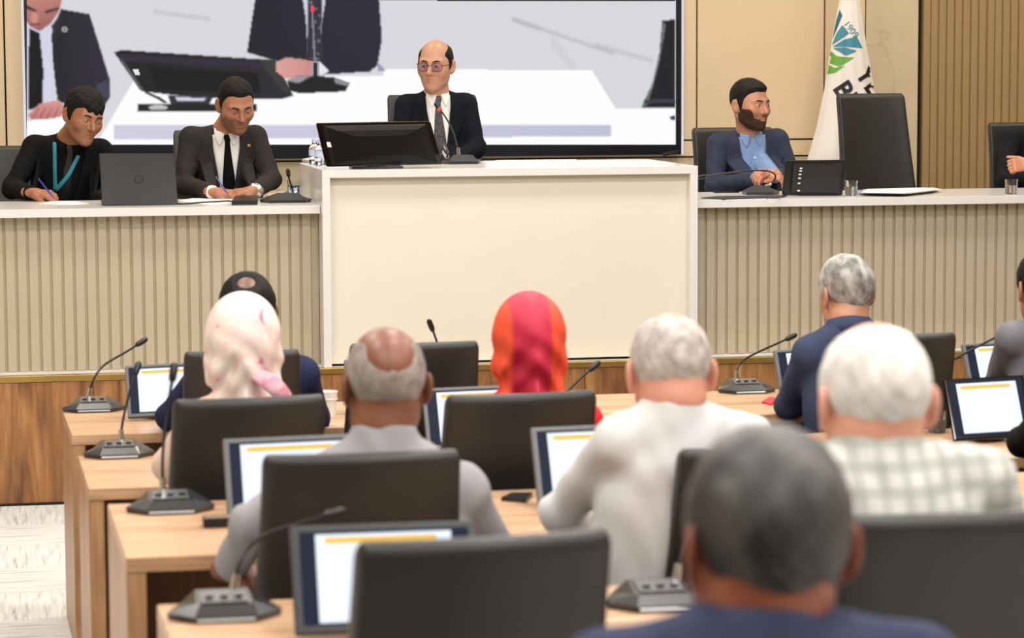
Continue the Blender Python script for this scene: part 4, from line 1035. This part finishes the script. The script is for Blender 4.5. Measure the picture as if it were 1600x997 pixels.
# ------------------------------------------------------------------ people
def fabric(n, c, var=.1, rough=.85, **k): return M(n, c, rough, var=var, scale=18, bump=.25, bscale=420, spec=.15, **k)
black_hair = M('black hair', (13, 11, 10), .65, spec=.25, var=.3, scale=40, stretch=(1, 1, .25), bump=.5, bscale=220, bstretch=(1, 1, .2))
brown_hair = M('dark brown hair', (22, 15, 11), .65, spec=.25, var=.3, scale=40, stretch=(1, 1, .25), bump=.5, bscale=220, bstretch=(1, 1, .2))
grey_hair = M('salt and pepper hair', (62, 58, 54), .6, col2=(196, 192, 186), scale=26, stretch=(1, 1, .5), bump=.6, bscale=160, bstretch=(1, 1, .3))
dgrey_hair = M('dark grey hair', (30, 29, 28), .6, col2=(104, 101, 98), scale=13, stretch=(1, 1, .5), bump=.6, bscale=160, bstretch=(1, 1, .3))
white_hair = M('white hair', (206, 200, 192), .65, col2=(238, 234, 228), scale=24, stretch=(1, 1, .5), bump=.5, bscale=160, bstretch=(1, 1, .3))
ash_hair = M('ash grey cropped hair', (120, 108, 100), .65, col2=(170, 160, 152), scale=30, bump=.5, bscale=200)
pinkw_hair = M('white cropped hair', (150, 140, 133), .65, col2=(214, 206, 200), scale=26, bump=.5, bscale=180)
w_shirt = fabric('white shirt', (232, 231, 228), .02); blue_shirt = fabric('light blue shirt', (136, 162, 206), .06)
blk_shirt = fabric('black shirt', (12, 12, 13)); m_tie = fabric('black tie', (12, 12, 14))
tie_pat = M('patterned tie', (30, 30, 34), .5, col2=(84, 84, 90), scale=70)
tie_dot, _nt, _B = nodes_of('dotted tie'); _v = _tex(_nt, 'Voronoi', 130, (1, 1, 1)); _v.inputs['Randomness'].default_value = 0
_nt.links.new(_ramp(_nt, _v.outputs[0], [(.22, lin((210, 210, 210))), (.3, lin((12, 12, 14)))]), _B.inputs['Base Color'])
suit_blk = (fabric('black suit', (17, 17, 19)), 'jacket'); suit_char = (fabric('charcoal suit', (50, 47, 46)), 'jacket'); suit_navy_blk = (fabric('midnight suit', (19, 21, 30)), 'jacket')
blazer = (M('navy tweed blazer', (26, 32, 52), .85, col2=(52, 60, 86), scale=260, bump=.3, bscale=420), 'jacket')
suit_dk = (fabric('dark charcoal suit', (30, 31, 36)), 'jacket')
suit_navy = (fabric('navy suit', (40, 45, 76)), 'jacket'); suit_blue = (fabric('blue suit', (62, 70, 96)), 'jacket'); suit_grey = (fabric('grey suit', (116, 116, 122)), 'jacket')
suit_near = (fabric('slate navy jacket', (60, 64, 88)), 'jacket')

# the man at the podium
Ya = 13.02
A = person('balding man with glasses in a black suit sitting at the podium', (PY(680, 101, Ya-.05), -24, 4, 2), PY(682, 147, Ya), [PY(636, 168, Ya+.04), PY(727, 166, Ya+.04)], [PY(622, 243, Ya-.02), PY(744, 231, Ya-.02)], [PY(652, 249, Ya-.16), PY(706, 250, Ya-.18)], PY(684, 300, Ya+.1),
    (190, 140, 114), dict(side=.006, top=.006, front=.05, burn=-.02, bald=[((0, -.035, .105), (.066, .105, .085)), ((0, -.10, .06), (.085, .075, .05))]), suit_navy_blk, hm=1.06, shirt=w_shirt, tie=dict(mat=tie_pat, x=-.004, x2=.0), hands=None, hairmat=black_hair, vneck=(-.07, .07, -.34), seat=ST+.2, stub=(.10, .10, .08), lids=.25)
_, fr, bvh, toW, put, _q = A
mb = MB().tube([toW((-.011, -.108, .0)), toW((0, -.112, .003)), toW((.011, -.108, .0))], .0014, 6); gls = put('glasses', mb.V, mb.F, m_black)
def gsub(*a): o = put(*a); o.parent = gls
lens_mat, _nt, _B = nodes_of('coated lens'); _B.inputs['Base Color'].default_value = (.62, .60, .95, 1); _B.inputs['Transmission Weight'].default_value = 1; _B.inputs['IOR'].default_value = 1.12; _B.inputs['Roughness'].default_value = .02
for s_ in (-1, 1):   # spectacles
    lens = [toW((s_*.034+.0265*math.copysign(abs(math.cos(t))**.6, math.cos(t)), -.1075+.007*abs(math.cos(t)), -.005+.0195*math.copysign(abs(math.sin(t))**.7, math.sin(t)))) for t in np.linspace(0, 2*math.pi, 29)]
    mb = MB().tube(lens, .0013, 6, cap=False); gsub('rim', mb.V, mb.F, m_black)
    V = [toW((s_*.033, -.108, -.003))]+lens[:-1]; Fk = [[0, i, i % 28+1] for i in range(1, 29)]
    gsub('lens', V, Fk, lens_mat)
    mb = MB().tube([toW((s_*.056, -.098, .002)), toW((s_*.078, -.05, .004)), toW((s_*.084, .015, .004)), toW((s_*.080, .03, -.012))], .0016, 6); gsub('temple', mb.V, mb.F, m_black)

# man in charcoal suit, writing
Yb = 13.0
B = person('man in a charcoal suit and black tie writing with his head bowed', (PY(369, 163, Yb-.10), 12, 24, -3), PY(352, 206, Yb), [PY(299, 218, Yb+.03), PY(398, 216, Yb+.03)], [PY(287, 288, Yb-.05), PY(424, 280, Yb-.05)], [PY(331, 300, 12.62), PY(399, 298, 12.62)], PY(352, 345, Yb+.12),
    (166, 112, 86), dict(side=.004, top=.010, front=.062, burn=-.018, peak=.022), suit_char, hm=1.06, shirt=w_shirt, tie=dict(mat=m_tie, x=.004, x2=.012, b=-.33), hairmat=black_hair, vneck=(-.075, .075, -.42),
    hands=[dict(a=(1, -.25, -.12), n=(.1, -.5, 1), side=1, curl=.55, thumb=(.8, .35, -.4)), dict(a=(-1, -.35, -.08), n=(-.1, -.35, 1), side=-1, curl=.40)], stub=(.28, .26, .22), lids=.75)
_, fr, bvh, toW, put, _q = B
V, Fk = proj_patch(bvh, fr, [(.105, -.05), (.105, -.066)], [(.121, -.05), (.121, -.066)], .012, 3, 3, .004); put('lapel_pin', V, Fk, m_gold)
p = PY(399, 297.5, 12.62); e = PY(404, 297, 12.66); mb = MB().tube([p+(e-p)*-.3, p+(e-p)*.6], .036, 20); put('wrist_watch', mb.V, mb.F, m_silver)
pen = MB().tube([PY(337, 276, 12.50), PY(353, 299, 12.47), PY(358, 306, 12.46)], [.0035, .004, .0015], 8).build('pen', M('blue pen', (60, 60, 150), .3), smooth=True); tag(pen, 'blue pen held by the man in the charcoal suit', 'pen')

# man with the teal lanyard, leaning and writing
Yc = 12.98
Cc = person('black haired man in a black suit with a teal lanyard, leaning to write', (PY(131, 181, Yc-.16), 26, 16, 9), PY(109, 219, Yc-.03), [PY(54, 232, Yc+.02), PY(157, 238, Yc)], [PY(20, 294, Yc-.10), PY(172, 304, Yc-.05)], [PY(46, 301, 12.62), PY(150, 312, 12.66)], PY(104, 350, Yc+.14),
    (158, 106, 76), dict(side=.011, top=.020, front=.052, burn=-.028, fringe=.020, lump=.004, rough=.002), suit_blk, hm=1.06, shirt=blk_shirt, tie=dict(mat=tie_dot, x=.008, x2=-.02, b=-.30), hairmat=black_hair,
    hands=[dict(a=(1, -.3, -.12), n=(.1, -.55, 1), side=1, curl=.55, thumb=(.8, .35, -.4)), None], stub=(.10, .10, .08), lids=.4)
_, fr, bvh, toW, put, _q = Cc
teal = M('teal ribbon', (50, 142, 160), .6, var=.05)
V, Fk = proj_patch(bvh, fr, [(-.080, .0), (-.072, -.12), (-.066, -.225)], [(-.062, .0), (-.054, -.12), (-.046, -.225)], .014, 16, 3); put('lanyard', V, Fk, teal)
V, Fk = proj_patch(bvh, fr, [(.040, -.045), (.0, -.13), (-.060, -.212)], [(.056, -.052), (.016, -.14), (-.048, -.228)], .015, 16, 3); put('lanyard', V, Fk, teal)
pen = MB().tube([PY(60, 279, 12.50), PY(78, 302, 12.46), PY(87, 312.5, 12.45)], [.004, .0045, .0015], 8).build('pen', M('violet pen', (48, 40, 150), .3), smooth=True); tag(pen, 'violet pen held by the man with the teal lanyard', 'pen')

# bearded man in the navy blazer
Yd = 13.02
D = person('bearded man in a navy blazer and light blue shirt, hands clasped', (PY(1172, 163, Yd-.06), 30, 3, 0), PY(1170, 209, Yd), [PY(1123, 228, Yd+.03), PY(1214, 221, Yd+.03)], [PY(1117, 290, Yd-.05), PY(1236, 275, Yd-.05)], [PY(1180, 280, 12.72), PY(1212, 276, 12.72)], PY(1170, 350, Yd+.12),
    (190, 134, 106), dict(side=.004, top=.013, front=.060, burn=-.030, quiff=.006), blazer, hm=1.06, shirt=blue_shirt, hairmat=brown_hair, vneck=(-.075, .085, -.40), beard=dict(t=.0012, mat=M('brown beard', (40, 26, 19), .75, col2=(84, 58, 44), scale=160, bump=.6, bscale=500, spec=.2)), stub=(.45, .47, .45), lids=.1,
    hands=[dict(a=(.8, -.5, .28), n=(-.2, -.6, .8), side=1, curl=.62, thumb=(.4, .3, .9)), dict(a=(-.8, -.45, .22), n=(.2, -.3, 1), side=-1, curl=.66)])
_, fr, bvh, toW, put, _q = D
for hgt in (-.10, -.17, -.24): V, Fk = proj_patch(bvh, fr, [(.001, hgt), (.001, hgt-.01)], [(.011, hgt), (.011, hgt-.01)], .007, 3, 3, .003); put('button', V, Fk, w_shirt)

# man with folded arms, mostly outside the frame
Ye = 13.02
person('man in a dark suit with folded arms at the edge of the right stage desk', (PY(1652, 150, Ye-.04), -10, 3, 0), PY(1640, 200, Ye), [PY(1579, 215, Ye+.02), PY(1690, 210, Ye+.02)], [PY(1573, 280, Ye-.06), PY(1700, 275, Ye-.06)], [PY(1650, 275, 12.78), PY(1612, 258, 12.70)], PY(1640, 350, Ye+.12),
    (204, 146, 116), dict(side=.006, top=.012), suit_dk, hm=1.06, shirt=w_shirt, hairmat=black_hair, hands=[None, dict(a=(-1, -.1, .0), n=(0, -1, .35), side=1, curl=1.15, thumb=(.6, .5, -.5))])

# ---- audience, seen from behind (first shoulder is the one on the right)
def aud(label, c, neck, sr, sl, er, el_, wrr, wrl, ws, fl_, skin, hair, suit, Y, **kw):
    g = lambda p: PY(p[0], p[1], Y+(p[2] if len(p) > 2 else 0))
    return person(label, (g(c), kw.pop('yaw', 0), kw.pop('pitch', 4), kw.pop('roll', 0)), g(neck), [g(sr), g(sl)], [g(er), g(el_)], [g(wrr), g(wrl)], g(ws), skin, hair, suit, back=True, seat=fl_, **kw)
aud('dark haired man in a navy suit, seen behind the pink headscarf', (386, 487, .05), (390, 546), (470, 588), (326, 582), (492, 655, .25), (268, 650, .25), (440, 655, .6), (310, 652, .6), (392, 740, -.02), 0,
    (118, 84, 66), dict(side=.010, top=.008, nape=-.075, bald=[((.008, .085, .092), (.026, .030, .019))]), suit_navy, 8.42, hm=1.08, shirt=w_shirt, hairmat=black_hair)
aud('grey haired man in a blue suit beside the long gooseneck console', (1320, 460, .05), (1326, 498), (1408, 550), (1266, 555), (1436, 622, .2), (1234, 632, .2), (1400, 632, .55), (1270, 640, .5), (1330, 715, -.02), 0,
    (190, 136, 110), dict(side=.010, top=.013, nape=-.072, lump=.004), suit_blue, 8.42, yaw=14, pitch=10, hm=1.08, shirt=w_shirt, hairmat=grey_hair)
aud('man in a grey suit at the end of the desk before the stage', (1629, 450, .05), (1634, 504), (1705, 548), (1584, 532), (1725, 630, .2), (1558, 604, .22), (1690, 640, .5), (1600, 615, .55), (1645, 710, -.02), 0,
    (170, 118, 90), dict(side=.008, top=.012, nape=-.075), suit_grey, 8.42, hm=1.08, shirt=w_shirt, hairmat=black_hair)
pink_sc, _nt, _B = nodes_of('pink and cream headscarf'); _n1 = _tex(_nt, 'Noise', 7.5, (1, 1, 1), 3, Distortion=1.5)
_nt.links.new(_ramp(_nt, _n1.outputs[0], [(.28, lin((190, 84, 128))), (.36, lin((232, 200, 196))), (.56, lin((240, 226, 214))), (.70, lin((226, 190, 172)))]), _B.inputs['Base Color']); _B.inputs['Roughness'].default_value = .55
red_sc, _nt, _B = nodes_of('red and orange headscarf'); _sx = _nt.nodes.new('ShaderNodeSeparateXYZ'); _tc = _nt.nodes.new('ShaderNodeTexCoord'); _nt.links.new(_tc.outputs['Object'], _sx.inputs[0])
_ab = _nt.nodes.new('ShaderNodeMath'); _ab.operation = 'ADD'; _ab.inputs[1].default_value = .5; _nt.links.new(_sx.outputs[0], _ab.inputs[0])
_nt.links.new(_ramp(_nt, _ab.outputs[0], [(.440, lin((232, 78, 44))), (.452, lin((190, 26, 60))), (.548, lin((190, 26, 60))), (.560, lin((232, 78, 44)))]), _B.inputs['Base Color']); _B.inputs['Roughness'].default_value = .6
def hijab_on(pr, mat, seed, w_=1.0):
    root, fr, bvh, toW, put, (neck, up, rx, fw) = pr
    hl, hh = V3(-.16, -.16, -.30), V3(.16, .19, .16); P = grid(hl, hh, .005)
    d = head_base(P)-.018
    d = smin(d, elp(P, (0, .03, .0), (.088*w_, .115, .115)), .03)
    d = smin(d, cone(P, (0, .03, -.07), (0, .035, -.19), .080*w_, .088*w_), .05)
    d = smin(d, elp(P, (0, .03, -.235), (.150*w_, .115, .055)), .06)
    x, y, z = P[..., 0], P[..., 1], P[..., 2]
    low = np.clip((.02-z)/.14, 0, 1)
    d = d+low*.0085*np.sin(np.arctan2(x, y+.02)*8+seed+z*16)+.006*low*np.sin(np.abs(x-.005*seed)*95+z*62+seed*2)+.003*np.clip((.07-z)/.1, 0, 1)*np.sin(x*60-z*75+seed)
    d = d-.012*np.exp(-((x-.01*seed)**2)/.0007-((z+.10)**2)/.006)*(y > 0)
    d = smax(d, -elp(P, (0, -.12, -.035), (.058, .07, .085)), .01)
    V, Fk = nets(d, hl, .005); put('headscarf', toW(V), Fk, mat)
cream_cl = (fabric('pale pink cardigan', (228, 196, 178), .05), 'top'); red_cl = (fabric('red blouse', (206, 44, 48), .05), 'top')
pk = aud('woman in a pink and cream headscarf', (379, 536, .03), (380, 606), (450, 662), (314, 664), (488, 735, .1), (268, 726, .1), (452, 745, .45), (292, 742, .4), (385, 830, -.02), 0, (226, 176, 150), None, cream_cl, 7.0, hm=1.05, hijab=True)
hijab_on(pk, pink_sc, 1.0)
mb = MB().tube(bez([PY(392, 584, 6.90), PY(415, 588, 6.84), PY(432, 604, 6.83), PY(452, 628, 6.86)], 10), [.014, .017, .02, .022, .024, .026, .026, .025, .024, .022, .016], 14, flat=.45); pk[4]('scarf_tail', mb.V, mb.F, M('magenta silk', (206, 70, 128), .5, col2=(240, 205, 210), scale=22))
rd = aud('woman in a red and orange headscarf', (825, 532, .03), (825, 602), (908, 664), (740, 670), (930, 735, .1), (714, 735, .1), (890, 745, .45), (760, 745, .4), (825, 830, -.02), 0, (222, 168, 140), None, red_cl, 7.0, hm=1.03, hijab=True)
hijab_on(rd, red_sc, .3)
aud('person in a black jacket whose sleeve rests beside the black monitor', (1712, 530, .03), (1712, 600), (1790, 650), (1650, 650), (1810, 740, .1), (1602, 690, .3), (1780, 740, .45), (1650, 705, .5), (1712, 830, -.02), 0, (180, 128, 100), dict(side=.008, top=.012), suit_blk, 7.0, hm=1.05, shirt=w_shirt, hairmat=black_hair)
pale_grey = (fabric('pale grey shirt', (158, 156, 160), .03), 'shirt'); white_top = (fabric('white dress shirt', (212, 211, 210), .02), 'shirt')
aud('bald brown skinned man with cropped grey hair in a pale grey shirt', (602, 601, .04), (600, 668), (722, 772), (466, 778), (765, 860, .1), (396, 820, .02), (740, 870, .45), (357, 892, .12), (596, 960, -.02), .1,
    (128, 78, 56), dict(side=.0035, top=.0035, nape=-.078, rough=.0006, lump=0, bald=[((0, .0, .125), (.062, .118, .082)), ((0, .075, .062), (.045, .05, .045))]), pale_grey, 5.62, hm=1.10, collar=pale_grey[0], hairmat=ash_hair, pitch=6,
    hands=[None, dict(a=(.9, .15, -.25), n=(0, -.4, 1), side=1, curl=.4)])
aud('white haired man in a white dress shirt leaning on his elbow', (1046, 580, .06), (1054, 626), (1168, 694), (968, 694), (1205, 815, .15), (878, 800, .2), (1165, 830, .5), (945, 822, .45), (996, 950, .06), .1,
    (214, 150, 128), dict(side=.004, top=.003, nape=-.066, lump=.001, bald=[((0, -.01, .13), (.045, .08, .045))]), white_top, 5.62, hm=1.13, collar=white_top[0], hairmat=pinkw_hair, pitch=8, yaw=-5,
    hands=[None, dict(a=(.5, .6, .1), n=(0, -.3, 1), side=1, curl=.5)])
plaid_top = (plaid('pale plaid shirt', (208, 208, 201), (160, 163, 155), (152, 157, 148)), 'shirt')
aud('white haired man in a pale plaid shirt with his back to us', (1364, 628, .04), (1370, 688), (1532, 760), (1222, 772), (1590, 900, .1), (1180, 905, .1), (1540, 930, .4), (1230, 930, .4), (1375, 1060, -.04), .1,
    (222, 160, 136), dict(side=.004, top=.003, nape=-.066, lump=.001, bald=[((0, -.04, .125), (.05, .09, .05))]), plaid_top, 4.1, hm=1.14, collar=plaid_top[0], hairmat=white_hair, pitch=8)
aud('dark grey haired man in a slate navy jacket, nearest row', (1196, 850, .03), (1188, 948), (1430, 1062), (948, 1075), (1470, 1330, .1), (900, 1330, .1), (1390, 1400, .3), (980, 1400, .3), (1190, 1500, -.04), .1,
    (146, 82, 58), dict(side=.008, top=.009, nape=-.098, lump=.003), suit_near, 2.88, hm=1.15, hairmat=dgrey_hair, collar=suit_near[0], pitch=6)
chair_px(1000, 1400, 1215, 2.55, .1, 'black office chair of the man in the slate navy jacket')
# red and white cup beyond the white shirt sleeve
p = PZ(948, 818, .85); rc = thing('paper_cup', 'red and white cup behind the white shirt elbow', 'cup', (p[0], p[1]+.12, .85)); MB().lathe([(.026, 0), (.034, .075), (.035, .078), (.032, .078), (.024, .004)], n=20).build('cup', M('red cup', (206, 60, 50), .5), rc, True); MB().lathe([(.0275, .0), (.0305, .03)], n=20, cap=False).build('white_band', m_paper, rc, True)
